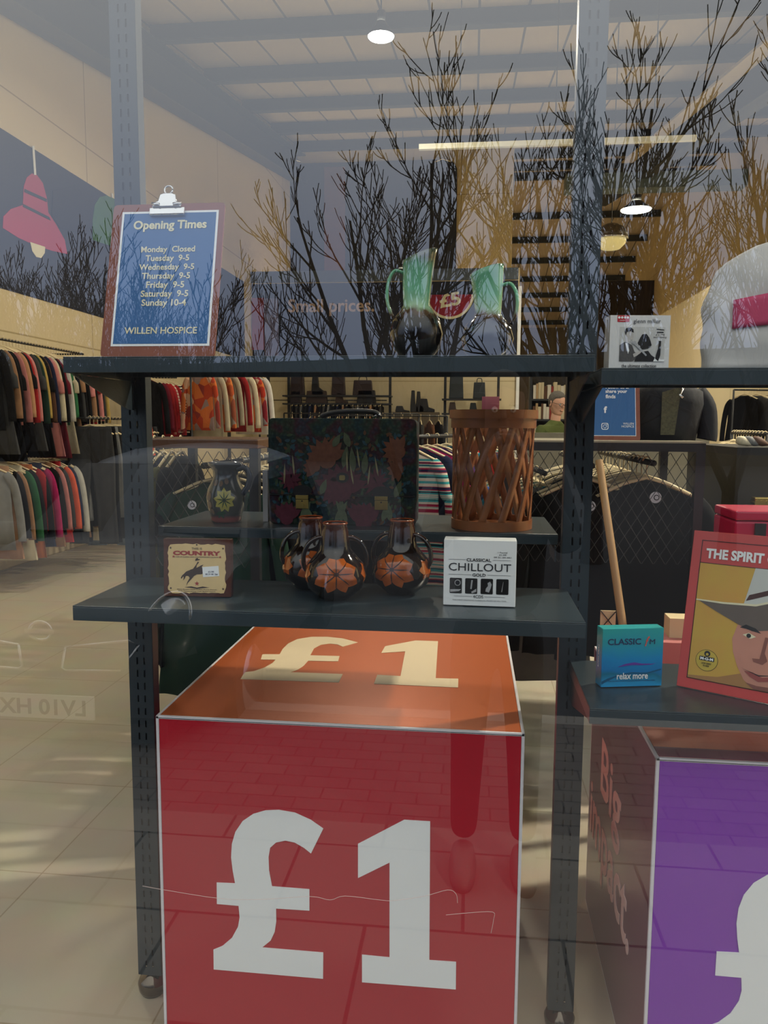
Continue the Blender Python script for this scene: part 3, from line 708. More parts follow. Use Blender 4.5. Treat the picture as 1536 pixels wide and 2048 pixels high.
T(cs, 'COUNTRY', .0, .0905, .100, redink, h=.0095, lift=.0016, bold=.0012)
T(cs, '3 CDS OF CLASSIC AND CONTEMPORARY COUNTRY', .0, .0825, .094, ink, h=.0022, lift=.0016)
horse = [(-.034, .0385), (-.031, .044), (-.027, .0475), (-.022, .0525), (-.013, .056), (-.004, .0585), (.004, .0625), (.009, .0655), (.014, .067), (.010, .062), (.014, .058), (.014, .050), (.010, .047), (.0, .0465), (-.006, .043), (-.012, .036), (-.018, .030), (-.0225, .0225), (-.0200, .0305), (-.015, .039), (-.018, .043), (-.023, .043), (-.026, .037), (-.029, .0335), (-.0275, .039), (-.0285, .0425), (-.032, .037)]
flat(cs, 'horse_picture', horse, ink, lift=.0014)
flat(cs, 'rider_picture', [(-.014, .056), (-.008, .058), (-.002, .066), (.002, .073), (.005, .072), (.000, .066), (-.001, .060), (-.006, .055)], ink, lift=.0016)
flat(cs, 'rider_hat_picture', [(-.003, .0745), (.006, .0765), (.007, .0785), (.003, .0785), (.002, .081), (-.002, .0795), (-.003, .077)], ink, lift=.0016)
def star(cx, cz, r): return [(cx + (r if i % 2 == 0 else r * .42) * math.sin(PI * i / 5), cz + (r if i % 2 == 0 else r * .42) * math.cos(PI * i / 5)) for i in range(10)]
flat(cs, 'star_picture', star(0, .0275, .0052), redink, lift=.0014)
for x, z in ((-.049, .083), (.049, .083)): flat(cs, 'star_picture', star(x, z, .003), redink, lift=.0014)
for x, z in ((-.055, .101), (.055, .101), (-.055, .017), (.055, .017), (0, .108)): flat(cs, 'corner_mark', star(x, z, .0028), ink, lift=.0014)
flat(cs, 'flourish', [(-.026, .0195), (-.012, .0215), (0, .019), (.012, .0215), (.026, .0195), (.012, .0180), (0, .0165), (-.012, .0180)], ink, lift=.0014)
for i, s in enumerate(('Glenn Brown, Hazel Collins, Kenny Denver', 'Dolly Parton, Johnny Cash, Bobbie Gentry', 'and many more')):
    T(cs, s, 0, .0150 - i * .0038, (.084, .078, .030)[i], ink, h=.0026, lift=.0016)
st = flat(cs, 'price_sticker', [(.013, .041), (.047, .044), (.0455, .065), (.0115, .062)], M['white'], lift=.0016, th=.0003)
T(cs, '£1.99', .030, .0525, .012, mat('blue_ink', srgb(60, 70, 110), .5), h=.0035, lift=.0024)
T(cs, '00 21 00 784', .031, .0475, .026, mat('blue_ink', srgb(60, 70, 110), .5), h=.003, lift=.0024)

# --- classical chillout box
cc = at(958, 1209, Y=1.53)
ch = boxset('compact_disc_box', 'white classical music disc box on the lower shelf', 'disc box', (cc.x, 1.53, 1.0645), .1425, .045, .132, R(-1.2), mat('white_card', srgb(238, 241, 240), .35, var=.02), mat('white_card_side', srgb(222, 226, 226), .4, var=.02), tilt=0, bev=.002)
gk = mat('grey_black_ink', srgb(44, 46, 52), .5)
T(ch, 'CLASSICAL', -.002, .0925, .048, gk, h=.0062, lift=.0014, bold=.0003)
T(ch, 'CHILLOUT', 0, .0780, .122, gk, h=.0155, lift=.0014)
T(ch, 'GOLD', -.001, .0625, .026, gk, h=.006, lift=.0014, bold=.0003)
T(ch, '4CDS', -.002, .0190, .020, gk, h=.006, lift=.0014)
T(ch, 'THE MOST RELAXING CLASSICAL MUSIC OF ALL TIME', 0, .0115, .106, mat('mid_grey_ink', srgb(150, 152, 156), .5), h=.0022, lift=.0014)
for x0, x1, z in ((-.061, -.028, .0925), (.025, .060, .0925), (-.061, -.016, .0625), (.015, .061, .0625), (-.050, -.014, .019), (.010, .050, .019)):
    flat(ch, 'thin_rule', [(x0, z), (x1, z), (x1, z + .0004), (x0, z + .0004)], gk, lift=.0009)
cols = [(70, 72, 74), (60, 62, 64), (40, 42, 45), (26, 30, 33)]
for i in range(4):
    x = -.0465 + i * .0305; o = flat(ch, 'square_picture', rrect(x - .012, x + .012, .0245, .0555, .002, 3), mat('picture_ink', srgb(*cols[i]), .3, var=.9, scale=120, col2=srgb(20, 20, 22)), lift=.0009)
lg = mat('light_grey_ink', srgb(176, 178, 180), .4)
flat(ch, 'picture_detail', circle(-.043, .046, .0062), lg, lift=.0013); flat(ch, 'picture_detail', circle(-.043, .046, .0046), gk, lift=.0018); flat(ch, 'picture_detail', [(-.0575, .027), (-.040, .029), (-.036, .033), (-.0575, .0325)], lg, lift=.0013)
flat(ch, 'picture_detail', [(-.016, .028), (-.006, .035), (-.006, .029), (-.014, .0255)], lg, lift=.0013); flat(ch, 'picture_detail', [(-.018, .034), (-.015, .034), (-.013, .052), (-.016, .052)], lg, lift=.0013)
flat(ch, 'picture_detail', [(.012, .030), (.019, .028), (.022, .036), (.024, .044), (.021, .050), (.016, .047), (.017, .041), (.013, .036)], lg, lift=.0013)
flat(ch, 'picture_detail', [(.043, .030), (.0445, .030), (.047, .050), (.0465, .050)], lg, lift=.0013)
for i, wd in enumerate((.018, .014, .034)): T(ch, ('1 Pound', '£1.99', '00 21 00 451')[i], .044, .1085 - i * .0048, wd, gk, h=.0025, lift=.0014)

# --- glenn miller box
cc = at(1277, 733, Y=1.52)
gm = boxset('compact_disc_box', 'white jazz disc box with a black and white photograph of a brass player', 'disc box', (cc.x, 1.52, 1.5245), .112, .036, .101, R(5), mat('white_gloss_card', srgb(226, 226, 224), .3, var=.04, scale=30), mat('grey_card', srgb(168, 164, 160), .4))
T(gm, 'glenn miller', .012, .0890, .050, mat('mid_grey_ink2', srgb(110, 112, 116), .5), h=.0095, lift=.0014)
T(gm, 'the ultimate collection', .0, .0085, .064, gk, h=.006, lift=.0014)
flat(gm, 'red_corner_logo', rrect(-.0425, -.0205, .0885, .1005, .001, 3), mat('red_logo', srgb(196, 30, 46), .4), lift=.0009)
for i in range(4): flat(gm, 'logo_dot', circle(-.0395 + i * .0053, .0965, .0022, 12), M['white'], lift=.0014)
T(gm, 'music', -.0335, .0915, .010, M['white'], h=.0018, lift=.0016)
flat(gm, 'photo_print', [(-.037, .0165), (.046, .0165), (.046, .0795), (-.037, .0795)], mat('photo_grey', srgb(206, 206, 202), .35, var=.15, scale=20), lift=.0009)
kk = mat('photo_black', srgb(22, 22, 22), .4); md = mat('photo_mid', srgb(86, 84, 82), .4, var=.3, scale=200); sk = mat('photo_skin', srgb(196, 192, 186), .4)
flat(gm, 'jacket', [(-.037, .0165), (-.037, .046), (-.028, .052), (-.021, .050), (-.014, .046), (-.009, .034), (-.004, .030), (-.002, .024), (-.012, .0165)], md, lift=.0014)
flat(gm, 'face', [(-.027, .052), (-.024, .051), (-.020, .052), (-.013, .057), (-.012, .063), (-.013, .069), (-.017, .074), (-.024, .073), (-.0265, .066), (-.026, .058)], sk, lift=.0016)
flat(gm, 'hair', [(-.0265, .064), (-.0245, .070), (-.018, .0715), (-.012, .069), (-.013, .075), (-.018, .0785), (-.026, .077), (-.0285, .071)], kk, lift=.002)
flat(gm, 'shirt', [(-.027, .050), (-.023, .050), (-.019, .036), (-.021, .030)], M['white'], lift=.002)
flat(gm, 'hat', [(-.004, .050), (.000, .059), (.004, .066), (.012, .0665), (.017, .060), (.020, .053), (.022, .046), (.016, .040), (.004, .038), (-.003, .042)], kk, lift=.0018)
flat(gm, 'piano_shape', [(-.009, .0165), (-.004, .027), (.003, .034), (.016, .036), (.022, .028), (.040, .0165)], kk, lift=.0017)
flat(gm, 'piano_shape', [(.030, .026), (.040, .020), (.046, .020), (.046, .0165), (.026, .0165)], M['white'], lift=.002)
flat(gm, 'piano_shape', [(.035, .0168), (.0385, .028), (.039, .054), (.035, .054), (.034, .040), (.029, .022)], kk, lift=.0022)
flat(gm, 'hand', [(-.012, .030), (-.004, .034), (.004, .037), (.003, .033), (-.003, .028), (-.010, .024)], sk, lift=.0022)
flat(gm, 'trumpet', [(-.014, .054), (-.006, .049), (.014, .028), (.012, .026), (-.008, .045), (-.016, .050)], lg, lift=.0024)
for i in range(3): flat(gm, 'trumpet', circle(-.010 + i * .004, .051 - i * .004, .003, 10), lg, lift=.0027)
flat(gm, 'piano_shape', [(.030, .0765), (.044, .0745), (.044, .073), (.030, .0748)], kk, lift=.0014)
for i, wd in enumerate((.012, .016, .024)): T(gm, ('1', '£1.99', '002100452')[i], .037, .0695 - i * .0045, wd, gk, h=.0025, lift=.0014)

# --- relax more box
def relaxmat():
    mt, t, b = new_mat('turquoise_wave_print'); tcn = t.nodes.new('ShaderNodeTexCoord'); s = t.nodes.new('ShaderNodeSeparateXYZ'); link(t, tcn.outputs['Object'], s.inputs[0])
    wv = t.nodes.new('ShaderNodeTexNoise'); wv.inputs['Scale'].default_value = 14; link(t, tcn.outputs['Object'], wv.inputs['Vector'])
    a = t.nodes.new('ShaderNodeMath'); a.operation = 'MULTIPLY_ADD'; a.inputs[1].default_value = .05; link(t, wv.outputs['Fac'], a.inputs[0]); link(t, s.outputs['Z'], a.inputs[2])
    r = t.nodes.new('ShaderNodeMapRange'); r.inputs['From Max'].default_value = .150; link(t, a.outputs[0], r.inputs['Value'])
    c = t.nodes.new('ShaderNodeValToRGB'); e = c.color_ramp.elements
    e[0].color = srgb(20, 140, 200); e[1].color = srgb(40, 170, 165)
    for p, q in ((.2, srgb(30, 150, 205)), (.30, srgb(0, 110, 140)), (.36, srgb(0, 120, 185)), (.55, srgb(0, 140, 200)), (.75, srgb(30, 155, 175))): k = e.new(p); k.color = q
    link(t, r.outputs[0], c.inputs[0]); link(t, c.outputs[0], b.inputs['Base Color']); b.inputs['Roughness'].default_value = .3
    return mt
rm = relaxmat()
a = at(1193, 1374, Z=.904); b = at(1326, 1366, Z=.904); yw = R(12)
cl = boxset('compact_disc_box', 'turquoise classical music disc box on the lower right shelf', 'disc box', ((a.x + b.x) / 2, 1.555, .9045), .126, .030, .119, yw, rm, rm, bev=.0015)
T(cl, 'CLASSIC', -.018, .0925, .068, mat('navy_ink', srgb(22, 50, 92), .5), h=.0125, lift=.0014, bold=.0003)
T(cl, 'f', .029, .0925, .010, mat('coral_ink', srgb(214, 96, 90), .5), h=.020, lift=.0014, shear=.5, bold=.0006)
T(cl, 'M', .0395, .0915, .011, mat('navy_ink', srgb(22, 50, 92), .5), h=.010, lift=.0016)
T(cl, 'relax more', .001, .0225, .064, M['white'], h=.0135, lift=.0016, bold=.0003)
T(cl, 'Over two hours of music to relax you at the end of a long day on 2CDs', .0, .0125, .096, mat('navy_ink', srgb(22, 50, 92), .5), h=.0022, lift=.0016)
flat(cl, 'violet_swoosh', [(-.030, .041), (-.015, .047), (.004, .050), (.020, .047), (.040, .0462), (.048, .047), (.040, .0445), (.018, .0438), (.0, .0445), (-.018, .0425)], mat('violet_ink', srgb(100, 60, 160), .4), lift=.0011)
flat(cl, 'dark_swoosh', [(-.062, .012), (-.050, .018), (-.025, .026), (.0, .030), (.030, .028), (.060, .036), (.060, .033), (.030, .0255), (.0, .0275), (-.03, .022), (-.055, .010), (-.062, .006)], mat('deep_teal_ink', srgb(0, 90, 130), .4), lift=.001)
text('relax more', .01, M['white'], cl, (-.0635, .015, .06), rot=(PI / 2, R(90), -PI / 2), width=.045, height=.006, ext=.0002)

# --- LP record sleeve, leaning back and turned
a = at(1358, 1378, Z=.904)
lpy = R(33); lean = R(-9)
lp = thing('record_sleeve', 'large red record sleeve with a painted cowboy portrait', 'record', (a.x, a.y, .9045), (lean, 0, lpy))
# undo the swing of the near edge over the shelf front: the sleeve turns about its left edge
lp.rotation_euler = (R(-13), 0, R(-31)); lp.location.y += .02
S = .315
MB().box(0, S, 0, .004, 0, S).build('sleeve', mat('red_sleeve_card', srgb(206, 70, 66), .4, var=.12, scale=20), lp, bevel=.001)
def lflat(name, poly, mt, lift=.0006, th=.0003, label=None):
    dx = -.034 if name.startswith(('hat_crown', 'hat_band')) else -.024 if name.split('_')[0] in ('face', 'brow', 'eye', 'nose', 'mouth', 'cheek', 'chin') else 0
    poly = [(u + dx, v) for u, v in poly]
    return flat(lp, name, poly, mt, lift, th, label)
def fr_(x0, x1, z0, z1, w_=.0012):
    for r_ in ((x0, x1, z0, z0 + w_), (x0, x1, z1 - w_, z1), (x0, x0 + w_, z0, z1), (x1 - w_, x1, z0, z1)):
        lflat('black_frame_line', [(r_[0], r_[2]), (r_[1], r_[2]), (r_[1], r_[3]), (r_[0], r_[3])], M['black'], .0012)
fr_(.018, .297, .020, .297); fr_(.018, .297, .020, .252)
lflat('painting_background', [(.0192, .0212), (.2958, .0212), (.2958, .251), (.0192, .251)], mat('ochre_painting', srgb(206, 182, 66), .5, scale=14, col2=srgb(212, 146, 70)), .0006)
skin = mat('painted_skin', srgb(206, 142, 120), .5, var=.18, scale=16); skd = mat('painted_skin_shadow', srgb(140, 84, 72), .5, var=.15, scale=20)
lflat('jacket_picture', [(.0195, .0215), (.2955, .0215), (.2955, .050), (.22, .060), (.13, .052), (.075, .032), (.0195, .026)], mat('tan_jacket', srgb(176, 128, 74), .5, scale=20), .0009)
lflat('face_picture', [(.128, .150), (.118, .110), (.122, .085), (.132, .060), (.146, .036), (.165, .022), (.212, .022), (.240, .045), (.256, .080), (.260, .120), (.258, .160), (.13, .170)], skin, .0012)
lflat('hat_crown_picture', [(.142, .180), (.156, .251), (.2955, .251), (.2955, .190), (.22, .186)], mat('painted_hat_white', srgb(206, 210, 204), .5, scale=12), .0013)
lflat('hat_brim_picture', [(.0195, .178), (.07, .178), (.13, .182), (.19, .205), (.24, .208), (.2955, .196), (.2955, .150), (.23, .146), (.17, .138), (.128, .130), (.10, .140), (.06, .158)], mat('painted_hat_brim', srgb(104, 92, 84), .5, var=.25, scale=24), .0016)
lflat('hat_edge_picture', [(.0195, .178), (.07, .178), (.13, .182), (.19, .205), (.24, .208), (.24, .204), (.19, .200), (.13, .178), (.07, .1745), (.0195, .1755)], M['creamtext'], .0020)
lflat('hat_band_picture', [(.145, .186), (.19, .204), (.24, .207), (.2955, .196), (.2955, .205), (.24, .218), (.19, .214), (.150, .198)], mat('painted_band', srgb(70, 36, 32), .5), .0018)
lflat('brow_picture', [(.130, .134), (.140, .141), (.158, .136), (.168, .128), (.155, .130), (.141, .133)], M['black'], .0020)
lflat('brow_picture', [(.196, .128), (.215, .137), (.240, .134), (.250, .126), (.235, .129), (.212, .128)], M['black'], .0020)
lflat('eye_picture', [(.136, .121), (.147, .126), (.160, .120), (.150, .115)], M['creamtext'], .0020); lflat('eye_picture', circle(.147, .1205, .0042, 12), M['black'], .0024)
lflat('eye_picture', [(.205, .120), (.218, .125), (.233, .119), (.219, .114)], M['creamtext'], .0020); lflat('eye_picture', circle(.216, .1195, .0045, 12), M['black'], .0024)
lflat('nose_picture', [(.176, .122), (.182, .122), (.178, .092), (.184, .078), (.176, .070), (.160, .073), (.157, .079), (.170, .080)], skd, .0018)
lflat('mouth_picture', [(.146, .053), (.160, .053), (.178, .046), (.204, .052), (.190, .041), (.172, .037), (.156, .044)], mat('painted_lips', srgb(160, 76, 70), .5), .0020)
lflat('mouth_picture', [(.142, .057), (.172, .0475), (.206, .055), (.172, .0495)], M['black'], .0024)
lflat('cheek_shadow_picture', [(.236, .10), (.258, .13), (.2565, .08), (.240, .045), (.214, .024), (.200, .022), (.226, .05)], skd, .0017)
lflat('chin_shadow_picture', [(.150, .032), (.165, .022), (.206, .022), (.198, .030), (.170, .029)], skd, .0020)
tx = text('THE SPIRIT OF HANK', .03, M['white'], lp, (.0285, -.0016, .271), width=None, ext=.0003, bold=.0012, align='LEFT')
bb = [v.co.x for v in tx.data.vertices]; kx = .212 / (max(bb) - min(bb)); 
for v in tx.data.vertices: v.co.x *= kx; v.co.y *= .86
yl = mat('yellow_mark', srgb(206, 178, 66), .5)
lflat('record_mark', circle(.052, .060, .021, 28), M['black'], .0010); lflat('record_mark', circle(.052, .060, .0202, 28), yl, .0014)
lflat('record_mark', [(.038, .059), (.066, .059), (.066, .067), (.038, .067)], M['black'], .0018); lflat('record_mark', circle(.052, .073, .0058, 14), M['black'], .0018); lflat('record_mark', circle(.052, .072, .0026, 10), yl, .0023)
text('M-G-M', .01, M['white'], lp, (.052, -.0026, .063), width=.024, height=.0055, ext=.0002, bold=.0004)
text('LION SERIES\nPE 5038', .01, M['black'], lp, (.052, -.0026, .0515), width=.018, height=.008, ext=.0002)

# --- white tote with pink stripe
a = at(1420, 735, Y=1.50)
tb = thing('tote_bag', 'white fabric bag with a pink stripe on the upper right shelf', 'bag', (a.x + .16, 1.575, 1.5245))
q = MB(); W2, H2 = .155, .245
rings = []
for i in range(19):
    z = H2 * i / 18; k = 1 - max(0, (z - H2 * .45) / (H2 * .55)) ** 2.4 * .96; rings.append([(W2 * k ** .55 * (abs(math.cos(a_)) ** .35) * (1 if math.cos(a_) > 0 else -1) + .003 * math.sin(z * 90), .05 * k ** .6 * (abs(math.sin(a_)) ** .8) * (1 if math.sin(a_) > 0 else -1) + .004 * math.sin(a_ * 3 + z * 55), z) for a_ in [2 * PI * j / 40 for j in range(40)]])
q.rings(rings).build('pouch', mat('white_cloth', srgb(206, 204, 200), .8, var=.08, scale=8, bump=.2), tb, smooth=True)
q = MB(); rings = []
for i in range(7):
    t_ = i / 6; r_ = []
    for j in range(15):
        x = -.118 + (.27) * j / 14; z0 = .075 + .03 * max(0, (x + .118)) / .27; z = z0 + t_ * (.052 + .16 * max(0, x + .118) * .5)
        k = 1 - max(0, (z - H2 * .45) / (H2 * .55)) ** 2.4 * .96; xe = W2 * k ** .55; uu = max(-1, min(1, x / xe)); c_ = abs(uu) ** (1 / .35); s_ = math.sqrt(max(0, 1 - min(1, c_) ** 2))
        r_.append((x, -.05 * k ** .6 * s_ ** .8 - .0065, z))
    rings.append(r_)
q.rings(rings, closed=False, cap=False).build('pink_stripe', mat('pink_cloth', srgb(196, 70, 108), .7), tb, smooth=True, solid=.002)

# --- handled jug with painted flower on the rear shelf
JP = [(.030, 0), (.036, .001), (.038, .006), (.040, .02), (.046, .04), (.049, .062), (.045, .082), (.035, .102), (.030, .116), (.031, .128), (.037, .137), (.043, .141), (.044, .149), (.040, .149), (.034, .139), (.027, .12)]
c = at(444, 1046, Z=1.178)
jj = thing('painted_jug', 'dark glazed jug with a painted yellow flower and side handle', 'jug', (c.x, c.y + .035, 1.1775))
MB().lathe(JP, 40).build('body', glaze('blue_grey_painted_glaze', [(0, srgb(120, 60, 56)), (.08, srgb(140, 60, 60)), (.14, srgb(46, 50, 54)), (.45, srgb(60, 66, 58)), (.8, srgb(44, 56, 70)), (1, srgb(70, 76, 84))], rough=.15, zmax=.15, noise=.004), jj, smooth=True)
q = MB()
for i in range(9): v, f = on_surface(JP, petal(.012, .058, R(40 * i + 12), .031, .0190)); q.add(v, f)
q.build('yellow_petals', mat('yellow_petal_glaze', srgb(190, 180, 84), .2, coat=.4), jj, smooth=True)
q = MB()
for x, z, r in ((.012, .058, .005), (-.040, .066, .012), (-.038, .045, .010), (-.02, .1, .008), (.02, .104, .008), (.0, .098, .007), (-.03, .028, .008)):
    for i in range(3):
        v, f = on_surface(JP, circle(x, z, r - i * .003, 14), .0012 + i * .0002) if i == 0 else on_surface(JP, circle(x, z, max(.001, r - i * .003), 14), .0012)
        if i == 0: q.add(v, f)
q.build('curl_pattern', mat('ochre_glaze', srgb(150, 108, 60), .2, scale=60, col2=srgb(60, 80, 96)), jj, smooth=True)
q = MB()
for i in range(9): v, f = on_surface(JP, petal(.012, .058, R(40 * i + 12), .022, .0026), .0014); q.add(v, f)
for ang in (R(200), R(240), R(300), R(-10)): v, f = on_surface(JP, petal(.0, .028, ang, .018, .008), .001); q.add(v, f)
q.build('leaf_pattern', mat('green_glaze', srgb(20, 70, 50), .2), jj, smooth=True)
MB().tube(catmull([(.030, -.01, .132), (.052, -.01, .136), (.064, -.01, .118), (.060, -.01, .092), (.045, -.01, .070)], 5), .006, 10, flat=1.3).build('handle', glaze('navy_glaze', [(0, srgb(30, 40, 56)), (1, srgb(40, 48, 60))]), jj, smooth=True)

# --- tapestry briefcase
def tapestry():
    mt, t, b = new_mat('tapestry_cloth'); tcn = t.nodes.new('ShaderNodeTexCoord')
    n = t.nodes.new('ShaderNodeTexNoise'); n.inputs['Scale'].default_value = 16; n.inputs['Detail'].default_value = 5; link(t, tcn.outputs['Object'], n.inputs['Vector'])
    v = t.nodes.new('ShaderNodeTexVoronoi'); v.inputs['Scale'].default_value = 130; link(t, tcn.outputs['Object'], v.inputs['Vector'])
    r = t.nodes.new('ShaderNodeValToRGB'); e = r.color_ramp.elements; e[0].position = .3; e[0].color = srgb(22, 30, 38); e[1].position = .72; e[1].color = srgb(96, 62, 40)
    for p, c in ((.42, srgb(30, 58, 62)), (.5, srgb(48, 66, 52)), (.57, srgb(70, 34, 44)), (.64, srgb(50, 60, 74))): q = e.new(p); q.color = c
    link(t, n.outputs['Fac'], r.inputs[0]); mr = t.nodes.new('ShaderNodeMix'); mr.data_type = 'RGBA'; mr.blend_type = 'MULTIPLY'; mr.inputs['Factor'].default_value = .8
    r2 = t.nodes.new('ShaderNodeMapRange'); r2.inputs['From Max'].default_value = .7; r2.inputs['To Min'].default_value = 1.3; r2.inputs['To Max'].default_value = .5
    link(t, v.outputs['Distance'], r2.inputs['Value']); link(t, r.outputs[0], mr.inputs['A']); link(t, r2.outputs[0], mr.inputs['B']); link(t, mr.outputs['Result'], b.inputs['Base Color'])
    b.inputs['Roughness'].default_value = .9; b.inputs['Specular IOR Level'].default_value = .2; return mt
a = at(538, 1046, Y=1.86); b = at(832, 1048, Y=1.86); bw = (b.x - a.x)
tz = at(680, 838, Y=1.86).z - 1.178
bc = thing('tapestry_briefcase', 'dark floral tapestry briefcase with brass locks on the rear shelf', 'briefcase', ((a.x + b.x) / 2, 1.86, 1.1775))
tm = tapestry()
MB().prism(rrect(-bw / 2, bw / 2, 0, tz, .014, 5), lambda u, v, w_: (u, w_, v), .085).build('case_body', tm, bc, bevel=.003)
MB().prism(rrect(-bw / 2 + .001, bw / 2 - .001, tz * .285, tz + .002, .012, 5), lambda u, v, w_: (u, -.004 + w_, v), .005).build('front_flap', tm, bc, bevel=.002)
MB().tube([(-bw / 2 + .004, -.005, tz * .285), (bw / 2 - .004, -.005, tz * .285)], .0022, 6).build('flap_piping', M['black'], bc)
random.seed(11)
def fl(polys, name, colr, lift, var=.4):
    q = MB()
    for i_, P in enumerate(polys):
        lf = lift + (i_ % 9) * .00012
        q.prism(P, lambda u, v, w_: (u, -lf - w_, v), .0006)
    q.build(name, mat(name, srgb(*colr), .9, var=var, scale=90, spec=.15), bc)
def fan(x, z, r, a0, a1, n, wd):
    out = [petal(x, z, a0 + (a1 - a0) * i / (n - 1), r * random.uniform(.82, 1), wd) for i in range(n)]
    return out + [circle(x, z, r * .38, 12)]
def scatter(n, ln, wd, seed):
    r = random.Random(seed); return [petal(r.uniform(-bw / 2 + .02, bw / 2 - .02), r.uniform(.012, tz - .03), r.uniform(0, 6.28), ln * r.uniform(.6, 1), wd) for _ in range(n)]
fl(scatter(130, .020, .008, 1), 'blue_leaf_embroidery', (52, 84, 96), .0044)
fl(scatter(110, .020, .007, 2), 'green_leaf_embroidery', (66, 84, 60), .0050)
fl(scatter(60, .016, .007, 3), 'brown_leaf_embroidery', (104, 74, 52), .0056)
fl(fan(-.035, .160, .060, R(25), R(165), 7, .024) + fan(-.064, .142, .034, R(60), R(230), 7, .018) + fan(.138, .180, .044, R(70), R(250), 8, .018) + fan(.138, .138, .034, R(80), R(270), 7, .015), 'rust_flower_embroidery', (124, 80, 60), .0062)
fl(fan(.0, .085, .070, R(20), R(160), 8, .030) + fan(-.01, .10, .055, R(-130), R(-50), 6, .024) + fan(-.125, .110, .034, R(0), R(320), 12, .010) + fan(.085, .105, .040, R(20), R(330), 13, .010) + fan(-.135, .016, .045, R(30), R(150), 7, .02) + fan(.055, .010, .055, R(40), R(140), 7, .028), 'maroon_flower_embroidery', (98, 48, 60), .0068)
fl([petal(x, z, R(ag), ln_, .016) for x, z, ag, ln_ in ((.005, .140, 80, .055), (.03, .13, 95, .060), (.055, .125, 85, .055), (-.02, .19, 60, .035), (.02, .19, 110, .038), (-.10, .015, 60, .05), (-.085, .012, 95, .055), (-.07, .012, 125, .05), (-.015, .008, 60, .06), (.0, .008, 90, .065), (.015, .008, 118, .06), (.10, .012, 70, .05), (.12, .012, 100, .05), (-.05, .075, 70, .04), (.13, .07, 70, .045))], 'leaf_embroidery', (98, 108, 82), .0074)
fl([petal(x, z, R(ag), .050, .0042) for x, z, ag in ((-.115, .12, 95), (-.14, .10, 88), (.015, .130, 92), (.045, .140, 98), (.065, .10, 84), (.03, .10, 100), (.09, .12, 100))], 'cream_stem_embroidery', (160, 150, 112), .0080)
for x in (-.0955, .0975):
    lk = MB().box(x - .0155, x + .0155, -.0115, -.0045, .040, .062).box(x - .0155, x + .0155, -.0135, -.0045, .063, .073).build('lock', M['brass'], bc, bevel=.0008)
    MB().tube([(x, -.015, .049), (x, -.0105, .049)], .0052, 16).build('lock_button', M['brass'], lk, smooth='auto')
    MB().tube([(x, -.0123, .0585), (x, -.0105, .0585)], .0018, 10).build('keyhole', M['black'], lk)
    MB().prism(circle(x, .083, .023, 20, ky=.62), lambda u, v, w_: (u, -.0086 - w_, v), .001).build('leather_patch', M['black'], bc)
MB().prism(circle(.003, .1165, .0155, 20, ky=.8), lambda u, v, w_: (u, -.0086 - w_, v), .001).build('leather_patch', M['black'], bc)
MB().prism(rrect(-.004, .010, .1105, .1225, .003, 3), lambda u, v, w_: (u, -.0096 - w_, v), .003).build('clasp', M['brass'], bc)
hd = MB().tube(catmull([(-.058, .04, tz + .004), (-.050, .04, tz + .010), (-.02, .04, tz + .017), (.03, .04, tz + .020), (.075, .04, tz + .017), (.086, .04, tz + .006)], 5), .0065, 10).build('carry_handle', M['black'], bc, smooth=True)
for x, x2 in ((-.064, -.040), (.070, .088)): MB().tube([(x, .04, tz + .006), (x2, .038, tz + .012)], .0042, 10).build('handle_fitting', M['chrome'], bc, smooth=True)

# --- slatted basket
a = at(904, 1058, Y=1.9); b = at(1061, 1058, Y=1.9); br = (b.x - a.x) / 2
bt = at(980, 820, Y=1.89).z - 1.178
bk = thing('slatted_basket', 'tall round brown slatted wood basket on the rear shelf', 'basket', ((a.x + b.x) / 2, 1.79 + br, 1.1775))
sl = mat('brown_split_wood', srgb(150, 92, 54), .34, var=.35, scale=30)
def rr_(z): return br * (1 + .03 * z / bt)
def band(z0, z1, r, th, nm, n=56):
    q = MB(); rings = [[(rad * math.cos(2 * PI * k / n), rad * math.sin(2 * PI * k / n), z) for k in range(n)] for rad, z in ((r, z0), (r + th, z0), (r + th, z1), (r, z1), (r, z0))]
    q.rings(rings, cap=False); return q.build(nm, sl, bk, smooth='auto')
band(.0, .022, br - .002, .004, 'base_band'); band(bt - .020, bt, rr_(bt) + .003, .004, 'rim_band'); band(bt - .042, bt - .020, rr_(bt) - .001, .004, 'rim_band')
MB().lathe([(0.001, .003), (br - .004, .003), (br - .004, .007), (.001, .007)], 40).build('base_disc', sl, bk)
NS = 13
def slat(k, dirn):
    vs = []; n = 12
    for i in range(n + 1):
        f = i / n; z = .006 + f * (bt - .012); a0 = 2 * PI * k / NS + dirn * R(50) * (f - .5); r = rr_(z) - .003 + (.0022 if dirn > 0 else 0)
        for da in (-.0088, .0088): 
            aa = a0 + da / br
            vs.append((r * math.cos(aa), r * math.sin(aa), z)); 
    return vs, [(2 * i, 2 * i + 1, 2 * i + 3, 2 * i + 2) for i in range(n)]
for k in range(NS):
    for dn in (-1, 1):
        v, f = slat(k + (.5 if dn < 0 else 0), dn); MB().add(v, f).build('slat', sl, bk, smooth=True, solid=.0016)
# pink price card standing in the rim
p = at(980, 797, Y=1.86)
tag(MB().box(-.0195, .0195, -.0006, .0006, 0, .034).box(-.015, .015, -.0008, -.0006, .02, .0208).box(-.012, .012, -.0008, -.0006, .015, .0158).build('price_card', mat('pink_card', srgb(214, 120, 138), .6, var=.03), loc=(p.x, 1.79 + .0, 1.178 + bt - .006), rot=(0, 0, .05)), 'small pink price card standing on the basket rim', 'card')
